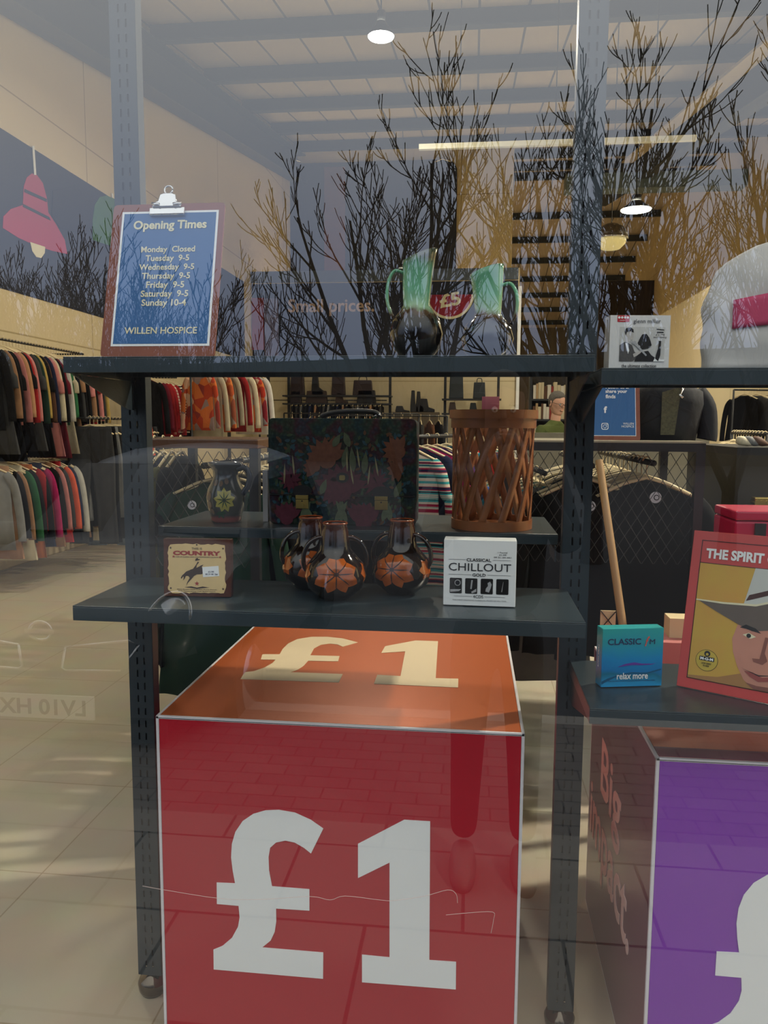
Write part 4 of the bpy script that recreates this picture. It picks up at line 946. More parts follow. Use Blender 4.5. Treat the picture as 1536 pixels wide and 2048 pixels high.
# strip of white card behind the briefcase
p = at(530, 940, Y=1.9); q_ = at(530, 1035, Y=1.9)
tag(MB().box(-.0065, .0065, 0, .02, 0, p.z - 1.178).build('white_box_file', mat('grey_white_card', srgb(190, 186, 184), .6), loc=(p.x, 1.9, 1.1775)), 'narrow white box spine standing left of the floral briefcase', 'box')

# fine loose threads stuck to the outside of the pane
for pts, lb in (([(285, 1772), (330, 1780), (440, 1797), (520, 1799), (620, 1793), (660, 1800), (690, 1792), (760, 1800), (790, 1801), (850, 1792), (895, 1780), (912, 1788), (915, 1806)], 'long fine pale thread stuck across the window in front of the red cube'),
                ([(892, 1830), (935, 1826), (985, 1824), (987, 1840), (982, 1866)], 'short fine pale thread on the window right of the number one')):
    P_ = [at(x, y, Y=GLASS_Y - .0008) for x, y in pts]; o0 = P_[0].copy()
    tag(MB().tube(catmull([p - o0 for p in P_], 4), .00035, 4).build('loose_thread', mat('pale_thread', srgb(190, 170, 160), .8), loc=o0), lb, 'thread')
# ============================================================ CLOTHES AND SHOP FITTINGS
CN = {'black': (13, 13, 15), 'charcoal': (58, 58, 58), 'navy': (30, 36, 62), 'grey': (120, 120, 118), 'cream': (216, 204, 172), 'white': (226, 222, 210), 'tan': (168, 126, 92), 'brown': (96, 64, 44),
      'red': (178, 40, 42), 'pink': (204, 130, 124), 'mustard': (196, 164, 88), 'green': (48, 104, 66), 'dark green': (34, 60, 48), 'teal': (30, 104, 122), 'magenta': (168, 34, 92), 'coral': (214, 92, 62),
      'denim': (110, 124, 138), 'olive': (100, 98, 56), 'burgundy': (104, 26, 40), 'purple': (72, 30, 92), 'orange': (210, 120, 56), 'blue': (44, 76, 140)}
def garment_mesh(kind, seed):
    rnd = random.Random(seed); q = MB(); n = 22; ph = rnd.uniform(0, 6); fr_q = rnd.choice((5, 6, 7))
    def loop(z, w_, d_, amp, xo=0):
        r = []
        for j in range(n):
            a = 2 * PI * j / n; c, s = math.cos(a), math.sin(a)
            r.append((xo + w_ * (abs(c) ** .7) * (1 if c > 0 else -1), d_ * s + amp * math.sin(fr_q * a + ph), z))
        return r
    if kind in ('top', 'jacket', 'coat', 'dress'):
        ln = {'top': .74, 'jacket': .80, 'coat': .95, 'dress': 1.02}[kind] * rnd.uniform(.94, 1.05); tk = {'top': .018, 'jacket': .034, 'coat': .036, 'dress': .020}[kind]
        fl_ = {'top': .225, 'jacket': .24, 'coat': .26, 'dress': .30}[kind]
        L_ = [(-.075, .055, tk * .6, 0), (-.095, .085, tk, 0), (-.125, .16, tk, .001), (-.155, .205, tk, .002), (-.24, .205, tk, .004), (-.42, .205, tk, .007), (-.42 - (ln - .42) * .5, (.205 + fl_) / 2, tk, .010), (-ln, fl_, tk, .013)]
        q.rings([loop(*l) for l in L_])
        for s in (-1, 1):
            sl_ = rnd.uniform(.50, .60) if kind != 'dress' else .30
            pts = [(s * .165, 0, -.135), (s * .215, .0, -.20), (s * .245, .004, -.32), (s * .268, .008, -.135 - sl_ * .7), (s * .275, .010, -.135 - sl_)]
            q.tube(catmull(pts, 3), [.030, .036, .038, .038, .037, .036, .036, .035, .035, .034, .034, .034, .034], 10, flat=1.0)
            # flatten the sleeve along the rail
        q.v = [(x, y * (.55 if abs(x) > .19 and kind == 'top' else .8), z) for x, y, z in q.v]
    elif kind == 'trousers':
        ln = 1.12 * rnd.uniform(.95, 1.03)
        for s in (-1, 1):
            q.rings([loop(-.07, .10, .015, 0, s * .08), loop(-.10, .10, .018, .002, s * .085), loop(-.35, .105, .020, .004, s * .10), loop(-.7, .085, .018, .006, s * .115), loop(-ln, .085, .017, .008, s * .13)])
    elif kind == 'skirt':
        ln = .85; q.rings([loop(-.07, .17, .018, 0), loop(-.3, .2, .022, .006), loop(-.6, .24, .026, .012), loop(-ln, .27, .03, .016)])
    me_ = q.build('garment_form', None, smooth=True); m_ = me_.data; bpy.data.objects.remove(me_); return m_
GM = {k: [garment_mesh(k, 10 * i + len(k)) for i in range(3)] for k in ('top', 'jacket', 'coat', 'dress', 'trousers', 'skirt')}
def hanger_mesh():
    q = MB()
    q.tube(catmull([(.0, 0, -.055), (0, 0, -.012), (.012, 0, .004), (.004, 0, .018), (-.010, 0, .014), (-.016, 0, .004)], 3), .0028, 6)
    q.tube([(-.20, 0, -.135), (-.08, 0, -.078), (0, 0, -.055), (.08, 0, -.078), (.20, 0, -.135)], .007, 6)
    o = q.build('hanger_form', M['hanger'], smooth=True); m_ = o.data; bpy.data.objects.remove(o); return m_
HM = hanger_mesh()
for k in GM:
    for m_ in GM[k]: m_.materials.append(FAB['plain'])
rg = random.Random(5)
LABELS = set()
def hang(kind, cname, loc, rz, label, group, pat='plain', scale=1.0, hanger=True):
    o = bpy.data.objects.new({'top': 'blouse', 'jacket': 'jacket', 'coat': 'coat', 'dress': 'dress', 'trousers': 'trousers', 'skirt': 'skirt'}[kind], rg.choice(GM[kind]))
    COL.objects.link(o); o.location = loc; o.rotation_euler = (0, 0, rz); o.scale = (scale, rg.uniform(.8, 1.0), scale * rg.uniform(.95, 1.04))
    c = CN[cname]; v = rg.uniform(.85, 1.12); o.color = srgb(*[min(255, q * v) for q in c])
    if pat != 'plain': o.material_slots[0].link = 'OBJECT'; o.material_slots[0].material = FAB[pat]
    base = label; i = 2
    while label in LABELS: label = base + f', number {i} there'; i += 1
    LABELS.add(label)
    tag(o, label, 'clothing', group)
    if hanger:
        h = bpy.data.objects.new('hanger', HM); COL.objects.link(h); h.parent = o
    return o
ORD = ['first', 'second', 'third', 'fourth', 'fifth', 'sixth', 'seventh', 'eighth', 'ninth', 'tenth', 'eleventh', 'twelfth', 'thirteenth', 'fourteenth', 'fifteenth', 'sixteenth', 'seventeenth', 'eighteenth', 'nineteenth', 'twentieth', 'twenty-first', 'twenty-second', 'twenty-third', 'twenty-fourth', 'twenty-fifth', 'twenty-sixth', 'twenty-seventh', 'twenty-eighth', 'twenty-ninth', 'thirtieth', 'thirty-first', 'thirty-second', 'thirty-third', 'thirty-fourth', 'thirty-fifth', 'thirty-sixth']
WORD = {'top': 'blouse', 'jacket': 'jacket', 'coat': 'coat', 'dress': 'dress', 'trousers': 'pair of trousers', 'skirt': 'skirt'}
def rail(p0, p1, n, cols, kinds, where, endname, jitter=.25, turn=0.0, pats=None, scale=1.0, rod=True, rodlabel=None, legs=False, step=None):
    """garments hung at right angles to the rod p0 -> p1"""
    p0, p1 = Vector(p0), Vector(p1); d = p1 - p0; ang = math.atan2(d.y, d.x) - PI / 2
    group = 'clothes on the ' + where
    names = [cols[i % len(cols)] for i in range(n)]
    for i in range(n):
        f = (i + .5) / n; p = p0 + d * f
        kd = kinds[i % len(kinds)]; pt_ = pats[i % len(pats)] if pats else 'plain'
        pw = {'plain': '', 'striped': 'striped ', 'multi': 'colourful banded ', 'floral': 'patterned '}[pt_]
        lb = f"{pw}{names[i]} {WORD[kd]}, {ORD[i]} from the {endname} on the {where}"
        hang(kd, names[i], (p.x, p.y, p.z), ang + turn + rg.uniform(-jitter, jitter) * .5, lb, group, pt_, scale)
    if rod:
        t = thing('clothes_rail', rodlabel or ('dark metal clothes rail, the ' + where), 'clothes rail', (p0.x, p0.y, 0)); e_ = d.normalized() * .06
        q0 = p0 - e_ - Vector((p0.x, p0.y, 0)); q1 = p1 + e_ - Vector((p0.x, p0.y, 0))
        MB().tube([q0, q1], .011, 8).build('rod', M['dark'], t, smooth=True)
        if legs:
            for q in (q0, q1):
                pr_ = Vector((-d.y, d.x, 0)).normalized() * .22
                MB().tube([(q.x, q.y, .03), q], .013, 8).tube([Vector((q.x, q.y, .03)) + pr_, Vector((q.x, q.y, .03)) - pr_], .013, 8).build('end_frame', M['dark'], t, smooth=True)
        else:
            wx = XL if p0.x < -3.4 else None
            for q in (q0, q1):
                if wx is not None: MB().tube([q, (XL - p0.x + .002, q.y, q.z)], .009, 6).build('wall_arm', M['dark'], t)
# left wall, two tiers: run towards the wall's far end
UL = ['cream', 'grey', 'tan', 'black', 'olive', 'brown', 'red', 'black', 'charcoal', 'mustard', 'dark green', 'pink', 'tan', 'black', 'cream', 'green', 'white']
zt = 2.12
rail((-3.95, 5.9, zt), (-3.95, 7.62, zt), 36, ['black', 'charcoal', 'tan', 'black', 'black', 'pink', 'tan', 'black', 'red', 'pink', 'charcoal', 'dark green', 'mustard', 'black', 'brown', 'navy', 'pink', 'cream', 'black', 'burgundy', 'white', 'green', 'cream'], ['top', 'dress', 'top'], 'upper left wall rail', 'window end', scale=.98, turn=.1)
rail((-3.92, 5.9, 1.14), (-3.92, 7.75, 1.14), 34, ['grey', 'tan', 'black', 'tan', 'cream', 'green', 'black', 'orange', 'red', 'black', 'navy', 'magenta', 'black', 'tan', 'pink', 'charcoal', 'red', 'coral', 'navy', 'black', 'white'], ['top', 'skirt', 'top'], 'lower left wall rail', 'window end', turn=.1)
rail((-3.60, 7.05, 1.47), (-3.78, 8.65, 1.47), 16, ['charcoal', 'black', 'grey', 'charcoal', 'black', 'denim', 'charcoal', 'grey', 'black', 'denim', 'charcoal', 'coral', 'cream', 'coral', 'black'], ['trousers', 'trousers', 'skirt', 'trousers'], 'trouser rack', 'window end', legs=False, jitter=.15, scale=1.12)
rail((-3.85, 8.9, 2.02), (-3.85, 9.9, 2.02), 10, ['black', 'burgundy', 'red', 'red', 'pink', 'red', 'black', 'burgundy', 'cream', 'black'], ['top'], 'far upper left wall rail', 'window end', pats=['plain', 'plain', 'plain', 'plain', 'striped', 'plain', 'striped'])
rail((-3.75, 8.9, 1.12), (-3.75, 9.8, 1.12), 6, ['black', 'grey', 'black', 'mustard', 'black', 'green'], ['top'], 'far lower left wall rail', 'window end', pats=['striped', 'plain', 'striped', 'plain'])
# patterned shirts, hung from a short arm and facing the window
rail((-3.25, 9.0, 2.12), (-2.72, 9.7, 2.12), 8, ['orange', 'cream', 'mustard', 'cream', 'red', 'cream', 'black', 'white'], ['top', 'top'], 'rack of patterned shirts', 'window end', pats=['floral', 'plain', 'floral', 'plain', 'plain', 'plain'], legs=True, turn=.25, scale=1.08)
# hanging sleeves row beyond the left wood top
rail((-2.1, 10.5, 1.55), (-.4, 10.9, 1.55), 14, ['black', 'grey', 'cream', 'charcoal', 'brown', 'black', 'grey', 'cream'], ['top'], 'low rail before the rear shelving', 'left end', legs=True)
rail((-2.9, 12.2, 1.6), (-.9, 12.4, 1.6), 14, ['red', 'cream', 'black', 'burgundy', 'white', 'navy', 'pink'], ['top'], 'rear left rail', 'left end', legs=True)

# near double-sided rack with wooden tops
WT = 1.372
for (x0, x1, y0, y1, lb) in ((at(1180, 885, Y=2.78).x - .30, at(1402, 885, Y=2.78).x, 2.72, 3.25, 'dark shelf top carrying the black jacket on the right hand rack'),
                            (at(308, 885, Y=2.6).x, at(540, 885, Y=2.6).x, 2.45, 2.95, 'walnut shelf top of the left hand rack behind the painted jug')):
    t = thing('clothes_rack', lb, 'rack', (x0, y0, 0)); wd = x1 - x0; dp = y1 - y0
    if y0 < 2.6:
        MB().box(0, wd, 0, dp, WT - .03, WT).build('wood_top', M['wood'], t, bevel=.004)
    else:
        MB().box(0, wd, 0, dp, WT - .006, WT).build('grey_top', mat('pale_grey_board', srgb(150, 142, 120), .5), t)
        MB().box(0, wd, 0, .02, WT - .035, WT - .006).build('front_rail', M['dark'], t)
    for x in (0.0, wd - .03):
        for y in (0, dp - .03): MB().box(x, x + .03, y, y + .03, 0, WT - .035 if y0 > 2.6 else WT - .03).build('frame_leg', M['dark'], t)
    # diamond wire mesh panel below the top
    q = MB(); z0, z1 = WT - .42, WT - .04; st_ = .04
    k0 = -int((z1 - z0) / st_) - 1
    for k in range(k0, int(wd / st_) + 1):
        for s in (1, -1):
            xa = k * st_; xb = xa + (z1 - z0) / 1.6
            pa_, pb_ = (xa, z0), (xb, z1)
            if s < 0: pa_, pb_ = (xb, z0), (xa, z1)
            def cl_(a_, b_):
                (x1_, z1_), (x2_, z2_) = a_, b_
                lo, hi = 0.0, 1.0
                dx = x2_ - x1_
                for bnd, sg in ((.03, 1), (wd - .03, -1)):
                    if abs(dx) < 1e-9: continue
                    tt = (bnd - x1_) / dx
                    if dx * sg > 0: lo = max(lo, tt)
                    else: hi = min(hi, tt)
                return None if lo >= hi else ((x1_ + dx * lo, z1_ + (z2_ - z1_) * lo), (x1_ + dx * hi, z1_ + (z2_ - z1_) * hi))
            c_ = cl_(pa_, pb_)
            if c_: q.tube([(c_[0][0], .008, c_[0][1]), (c_[1][0], .008, c_[1][1])], .0011, 4)
    q.build('wire_mesh', M['dark'], t)
    if y0 > 2.6: q2 = MB()
# black T-shirts, front one facing the window, rail running away from it
def tee_rail(px, y, Y0, Y1, n, cname, where, sc_=1.0, drift=0.0, cols=None, kinds=('top',), pats=None):
    c = at(px, y, Y=Y0)
    rail((c.x, Y0, c.z), (c.x + drift, Y1, c.z), n, cols or [cname], list(kinds), where, 'window end', jitter=.12, scale=sc_, rodlabel='dark metal clothes rail, the ' + where, legs=False, pats=pats)
    return c
c = tee_rail(1300, 925, 2.86, 3.9, 12, 'black', 'right T-shirt rail', 1.0)
c = tee_rail(1180, 930, 2.84, 3.9, 8, 'black', 'middle T-shirt rail', .95, drift=.02)
lgm = mat('white_logo_print', srgb(190, 190, 196), .7)
def tee_logo(px, y, Y, r, label):
    p = at(px, y, Y=Y); t = thing('shirt_badge', label, 'badge', (p.x, Y, p.z))
    q = MB(); q.prism(circle(0, 0, r, 24), lambda u, v, w_: (u, -w_, v), .002); q.build('disc', lgm, t)
    q = MB(); q.prism(circle(r * .15, .0, r * .5, 20), lambda u, v, w_: (u, -.002 - w_, v), .001); q.build('dark_ring', M['black'], t)
    q = MB(); q.prism(circle(r * .15, .0, r * .34, 16), lambda u, v, w_: (u, -.003 - w_, v), .001).prism([(-r * .9, -r * .1), (-r * .6, r * .5), (-r * .5, r * .42), (-r * .8, -r * .2)], lambda u, v, w_: (u, -.003 - w_, v), .001)
    q.build('pale_centre', lgm, t)
tee_logo(1311, 995, 2.80, .020, 'round white logo on the front black T-shirt of the right rack')
tee_logo(1181, 1012, 2.80, .018, 'round white logo on the black T-shirt beside the upright post')
tee_logo(384, 1010, 2.50, .015, 'round white logo on the dark teal T-shirt behind the painted jug')
c = tee_rail(420, 930, 2.62, 4.9, 18, 'dark green', 'rail behind the painted jug', .92, drift=.1, cols=['dark green', 'black', 'black', 'black', 'navy', 'black'], kinds=('coat',))
c = tee_rail(1085, 945, 3.1, 4.2, 9, 'teal', 'teal rail behind the basket', .9, drift=-.06, cols=['grey', 'teal', 'teal', 'navy', 'blue', 'denim', 'teal', 'black', 'navy'], kinds=('coat',))
c = tee_rail(800, 875, 3.6, 5.2, 10, 'navy', 'rail between briefcase and basket', .8, drift=.42, cols=['black', 'navy', 'magenta', 'purple', 'magenta', 'teal', 'red', 'navy', 'pink', 'cream'], kinds=('dress',), pats=['multi', 'plain', 'plain', 'plain'])
c = tee_rail(640, 900, 3.2, 5.0, 10, 'black', 'dark rail behind the briefcase', 1.0, cols=['black', 'navy', 'charcoal'], kinds=('jacket',))
# dark coats edge-on beside the left upright
rail((-1.24, 2.92, 1.36), (-1.10, 2.92, 1.36), 4, ['black', 'navy', 'olive', 'black', 'purple', 'black'], ['coat', 'dress'], 'short rail behind the left upright', 'left end', legs=False, jitter=.1, scale=.88)
rail((-1.05, 3.2, 1.25), (-1.15, 4.9, 1.25), 14, ['black', 'charcoal', 'black', 'navy', 'black'], ['coat'], 'low rail under the walnut top', 'left end', legs=True, jitter=.1, scale=.95)
# leaning wooden pole
a = at(1198, 925, Y=2.62); b = at(1243, 1238, Y=2.40)
e_ = (b - a); b2 = a + e_ * ((a.z - 0.0) / (a.z - b.z))
tag(MB().tube([(0, 0, 0), a - b2], .0125, 12).build('wooden_pole', mat('pine_pole', srgb(176, 140, 92), .5, scale=6, var=.2), loc=(b2.x, b2.y, 0.006), smooth='auto'), 'pale wooden pole leaning against the right rack', 'pole')

# Follow-us clipboard on the right rack
c0 = at(1232, 884, Y=2.80)
fb = thing('clipboard', 'brown clipboard with a dark blue Follow us sheet on the right rack', 'clipboard', (c0.x, 2.80, WT + .002), (-R(15), 0, 0))
MB().prism(rrect(-.092, .082, 0, .235, .005, 3), lambda u, v, w_: (u, w_, v), .003).build('board', M['mdf'], fb)
MB().box(-.082, .068, -.0010, -.0002, .014, .216).build('paper_sheet', M['white'], fb)
MB().box(-.080, .066, -.0018, -.0010, .016, .214).build('printed_area', M['blue'], fb)
wt = M['white']
for i, (s, wd_, xo) in enumerate((('Follow us &', .080, .006), ('share your', .074, .002), ('finds', .034, -.018))): text(s, .02, wt, fb, (xo, -.0026, .190 - i * .017), width=wd_, ext=.0003, bold=.0005)
text('f', .02, wt, fb, (-.036, -.0026, .108), width=.011, height=.024, ext=.0003, bold=.0010)
q = MB(); f0 = lambda u, v, w_: (u, -.0022 - w_, v)
ro = rrect(-.050, -.026, .036, .060, .006, 4); n_ = len(ro); ri = rrect(-.0475, -.0285, .0385, .0575, .004, 4)
q.add([f0(u, v, 0) for u, v in ro] + [f0(u, v, 0) for u, v in ri], [(i, (i + 1) % n_, n_ + (i + 1) % n_, n_ + i) for i in range(n_)])
q.tube([(-.038 + .0055 * math.cos(a_), -.0024, .048 + .0055 * math.sin(a_)) for a_ in [2 * PI * i / 16 for i in range(17)]], .0010, 6); q.prism(circle(-.032, .054, .0014, 8), f0, .0004)
q.build('camera_mark', wt, fb)
text('WILLEN', .02, wt, fb, (.042, -.0026, .058), width=.036, ext=.0003); text('HOSPICE', .02, wt, fb, (.040, -.0026, .048), width=.042, ext=.0003)
MB().box(-.03, .03, -.007, -.002, .218, .232).build('clip', M['chrome'], fb, bevel=.001)
# black jacket on a bust form
c0 = at(1330, 888, Y=2.98)
jb = thing('bust_form', 'dark jacket on a headless bust form standing on the right rack', 'mannequin', (c0.x, 2.98, WT))
def sup(w_, d_, z, xo=0, n=28, e1=.8): return [(xo + w_ * abs(math.cos(a)) ** e1 * (1 if math.cos(a) >= 0 else -1), d_ * math.sin(a), z) for a in [2 * PI * i / n for i in range(n)]]
dk = mat('dark_jacket_cloth', srgb(20, 23, 30), .8, var=.3, scale=30, bump=.3)
MB().rings([sup(.105, .075, 0), sup(.115, .085, .06), sup(.13, .09, .13), sup(.125, .085, .175), sup(.07, .06, .205), sup(.042, .045, .213)]).build('jacket_body', dk, jb, smooth=True)
MB().rings([sup(.045, .045, .205), sup(.04, .042, .222)]).build('collar', M['black'], jb, smooth=True)
for s in (-1, 1): MB().tube(catmull([(s * .10, 0, .175), (s * .138, 0, .12), (s * .148, 0, .03), (s * .146, 0, .002)], 4), .036, 12).build('sleeve', dk, jb, smooth=True)
MB().prism([(-.03, .02), (.018, .02), (.035, .19), (-.03, .17)], lambda u, v, w_: (u - .01, -.094 - w_, v), .003).build('lace_panel', mat('olive_lace', srgb(84, 82, 58), .8, scale=150, var=.8), jb)
MB().tube([(.045, -.07, .20), (.02, -.095, .16), (.03, -.10, .15)], .005, 8).build('lapel_chain', M['chrome'], jb, smooth=True)

# things on the floor side right of the T-shirts
pl = mat('dusty_pink_board', srgb(196, 120, 118), .5); 
a = at(1325, 1285, Y=2.0); b = at(1400, 1285, Y=2.0)
tag(MB().box(0, .62, 0, .12, 0, a.z).build('pink_plinth', pl, loc=(a.x - .1, 2.0, 0)), 'dusty pink plinth behind the turquoise disc box', 'plinth')
c0 = at(1338, 1285, Y=2.05); c1 = at(1372, 1238, Y=2.05)
tag(MB().box(0, (c1.x - c0.x) * 1.6, 0, .06, 0, c1.z - a.z).build('cream_box', mat('cream_card', srgb(226, 206, 160), .6), loc=(c0.x, 2.05, a.z)), 'cream card box on the pink plinth beside the record sleeve', 'box')
c0 = at(1200, 1258, Y=2.2); c1 = at(1232, 1222, Y=2.2)
t = thing('cream_card_sign', 'cream card with crossing wires low behind the turquoise disc box', 'card', (c0.x, 2.2, 0))
MB().box(0, c1.x - c0.x, 0, .004, c0.z, c1.z).build('card', mat('cream_card', srgb(226, 206, 160), .6), t)
MB().box(.02, c1.x - c0.x - .02, .004, .012, 0, c1.z - .01).build('stand', M['dark'], t)
MB().tube([(0, -.003, c0.z), (c1.x - c0.x, -.003, c1.z)], .0015, 5).tube([(0, -.003, c1.z), (c1.x - c0.x, -.003, c0.z)], .0015, 5).build('crossed_wires', M['dark'], t)
# display table at the right edge, magenta case, blue bag
Yt = 3.2; a = at(1338 + 130, 1010, Y=Yt)
dt = thing('display_table', 'dark display table with small goods at the right edge', 'table', (a.x, Yt, 0)); h_ = at(1480, 895, Y=Yt).z
MB().box(0, .9, 0, .7, h_ - .03, h_).build('table_top', M['dark'], dt); MB().box(.0, .9, .0, .7, 0, h_ - .03).build('cabinet', mat('dark_olive_cabinet', srgb(46, 42, 30), .6), dt)
for (px, py, cn_, lb) in ((1490, 888, 'cream', 'pair of cream shoes'), (1520, 886, 'brown', 'brown shoe'), (1505, 880, 'grey', 'grey ornament')):
    p = at(px, py, Y=Yt + .15)
    o = MB().rings([[(x * .045, y * .02, z * .03) for x, y, z in ((-1, -1, 0), (1, -1, 0), (1.2, 0, 0), (1, 1, 0), (-1, 1, 0))], [(x * .04, y * .016, z) for x, y, z in ((-1, -1, .03), (.2, -1, .03), (.9, 0, .018), (.2, 1, .03), (-1, 1, .03))], [(x * .03, y * .01, .045) for x, y in ((-1.2, -1), (-.2, -1), (-.1, 0), (-.2, 1), (-1.2, 1))]]).build('display_shoe', mat('shoe_' + cn_, srgb(*CN[cn_]), .6), loc=(p.x, Yt + .15, h_), sub=1, smooth=True)
    tag(o, lb + ' on the dark display table at the right edge', 'shoe')
p = at(1522, 1005, Y=3.12)
t = thing('gold_ornament', 'small gold wheeled ornament at the right edge before the display table', 'ornament', (p.x, 3.12, 0))
MB().box(-.05, .09, -.03, .03, 0, p.z - .012).build('stand', M['dark'], t); MB().box(-.03, .05, -.02, .02, p.z + .0, p.z + .02).build('body', M['brass'], t, bevel=.003)
for x in (-.02, .0, .02, .04): MB().tube([(x, -.025, p.z), (x, .025, p.z)], .012, 12).build('wheel', M['brass'], t, smooth='auto')
Yc = 2.35; a = at(1468, 1078, Y=Yc); b = at(1468, 1022, Y=Yc)
t = thing('magenta_case', 'magenta plastic case with a dark latch at the right edge', 'case', (a.x, Yc, 0))
zb_ = at(1470, 1140, Y=Yc).z
mg = mat('magenta_plastic', srgb(176, 16, 66), .35)
MB().box(0, .34, 0, .2, zb_, b.z - .03).build('body', mg, t, bevel=.006); MB().box(0, .34, 0, .2, b.z - .028, b.z).build('lid', mg, t, bevel=.006); MB().box(.055, .085, -.008, .0, zb_ + .04, b.z - .035).build('latch', M['dark'], t)
tag(MB().box(.0, .34, .0, .2, 0, zb_).build('dark_pedestal', M['dark'], loc=(a.x, Yc, 0)), 'dark pedestal under the magenta case', 'pedestal')
a = at(1408, 1072, Y=3.6); b = at(1462, 1043, Y=3.6)
t = thing('blue_bag', 'bright blue cloth bag on the floor beyond the record sleeve', 'bag', (a.x, 3.6, 0))
MB().rings([[(x, y, z) for x, y in ((0, 0), (w_, 0), (w_ - .01, .1), (.01, .1))] for z, w_ in ((0, .14), (.3, .15), (b.z - .02, .13), (b.z, .125))]).build('bag_body', mat('blue_cloth', srgb(40, 74, 150), .7, scale=20, var=.4), t, smooth=False)
MB().tube(catmull([(.03, .05, b.z - .01), (.05, .05, b.z + .03), (.09, .05, b.z + .02), (.11, .05, b.z - .01)], 4), .004, 6).build('handle', M['creamtext'], t)

# right-hand rear rails
rail((3.0, 7.6, 1.92), (4.5, 8.4, 1.92), 13, ['white', 'charcoal', 'charcoal', 'tan', 'black', 'brown', 'black', 'black', 'grey', 'black', 'olive', 'cream', 'black'], ['jacket', 'top', 'jacket'], 'right rear rail of jackets', 'left end', legs=True, turn=.6)
rail((2.95, 7.9, 1.05), (4.4, 8.8, 1.05), 12, ['tan', 'olive', 'grey', 'black', 'charcoal', 'brown', 'black', 'olive', 'black', 'navy', 'charcoal', 'black'], ['top'], 'lower right rear rail', 'left end', rod=True, legs=True, turn=.6)
rail((1.75, 4.9, 1.38), (2.0, 6.3, 1.38), 12, ['black', 'olive', 'charcoal', 'brown', 'olive', 'black', 'grey', 'charcoal', 'olive', 'brown', 'black', 'charcoal'], ['top', 'jacket'], 'right middle rail', 'window end', legs=True)
rail((3.4, 10.6, 1.9), (5.8, 11.2, 1.9), 14, ['black', 'charcoal', 'cream', 'black', 'brown', 'navy', 'black'], ['coat', 'jacket'], 'far right rail of coats', 'left end', legs=True, turn=.5)

# ---- rear shelving with shoes and bags against the partition
def bag_obj(x, y, z, w_, h_, colr, kind, label, group):
    mt = mat('leather_' + '_'.join(map(str, colr)), srgb(*colr), .5)
    if kind == 'boot':
        o = MB().prism([(0, 0), (w_, 0), (w_ * 1.0, h_ * .22), (w_ * .6, h_ * .38), (w_ * .5, h_), (0.02, h_), (0, h_ * .3)], lambda u, v, k: (u, k, v), .1).build('ankle_boot', mt, loc=(x, y, z), bevel=.01); return tag(o, label, 'boot', group)
    t = thing('handbag', label, 'handbag', (x, y, z), group=group)
    MB().prism([(0, 0), (w_, 0), (w_ * .93, h_), (w_ * .07, h_)], lambda u, v, k: (u, k, v), .12).build('body', mt, t, bevel=.012)
    MB().tube(catmull([(w_ * .3, .06, h_), (w_ * .35, .06, h_ * 1.22), (w_ * .65, .06, h_ * 1.22), (w_ * .7, .06, h_)], 4), .008, 6).build('handle', mt, t)
    return t
def shelf_unit(px0, px1, py_top, pys, Y, label, gname, seed):
    a = at(px0, 860, Y=Y); b = at(px1, 860, Y=Y); W_ = b.x - a.x; t = thing('rear_shelving', label, 'shelving', (a.x, Y, 0)); zt_ = at(px0, py_top, Y=Y).z
    for x in (0, W_): MB().box(x - .025, x + .025, .33, .38, 0, zt_).build('upright', M['dark'], t)
    if W_ > 1.5: MB().box(W_ / 2 - .025, W_ / 2 + .025, .33, .38, 0, zt_).build('upright', M['dark'], t)
    r = random.Random(seed); kinds = ['boot', 'bag', 'bag', 'boot', 'bag']
    for si, py_ in enumerate(pys):
        z = at(px0, py_, Y=Y).z; MB().box(-.05, W_ + .05, 0, .36, z - .03, z).build('shelf_board', M['dark'], t)
        x = .08; i = 0
        while x < W_ - .3 and si < 2:
            w_ = r.uniform(.22, .5); h_ = r.uniform(.26, .48) if si == 0 else r.uniform(.16, .26); kd = r.choice(kinds)
            if kd == 'boot': w_ = .24; 
            colr = r.choice([(30, 32, 36), (38, 46, 50), (26, 24, 24), (70, 50, 38), (48, 30, 30)])
            cw = {30: 'black', 38: 'slate', 26: 'dark', 70: 'brown', 48: 'maroon'}[colr[0]]
            bag_obj(a.x + x, Y + .1, z + .001, w_, h_, colr, kd, f"{cw} {'boot' if kd == 'boot' else 'handbag'}, {ORD[i]} from the left on {gname} {'top shelf' if si == 0 else 'lower shelf'}", f'bags and boots on {gname}')
            x += w_ + r.uniform(.08, .22); i += 1
    return t, a, W_
YS = 15.2
t, a, W_ = shelf_unit(570, 776, 752, (790, 806), YS, 'dark rear shelving unit with bags directly above the briefcase', 'the rear centre shelving', 3)
rail((a.x + .1, YS + .12, at(600, 800, Y=YS).z), (a.x + W_ - .1, YS + .12, at(600, 800, Y=YS).z), 20, ['black', 'charcoal', 'grey', 'black', 'navy', 'tan'], ['top'], 'rail under the rear centre shelving', 'left end', rodlabel='dark clothes rail under the rear centre shelving')
t, a2, W2_ = shelf_unit(888, 996, 752, (797, 826), YS, 'dark rear shelving unit with a maroon bag above the basket', 'the rear right shelving', 8)
t, a3, W3_ = shelf_unit(446, 527, 752, (775, 815), 13.6, 'dark rear shelving unit with hats at the left of the rear wall', 'the rear left shelving', 5)
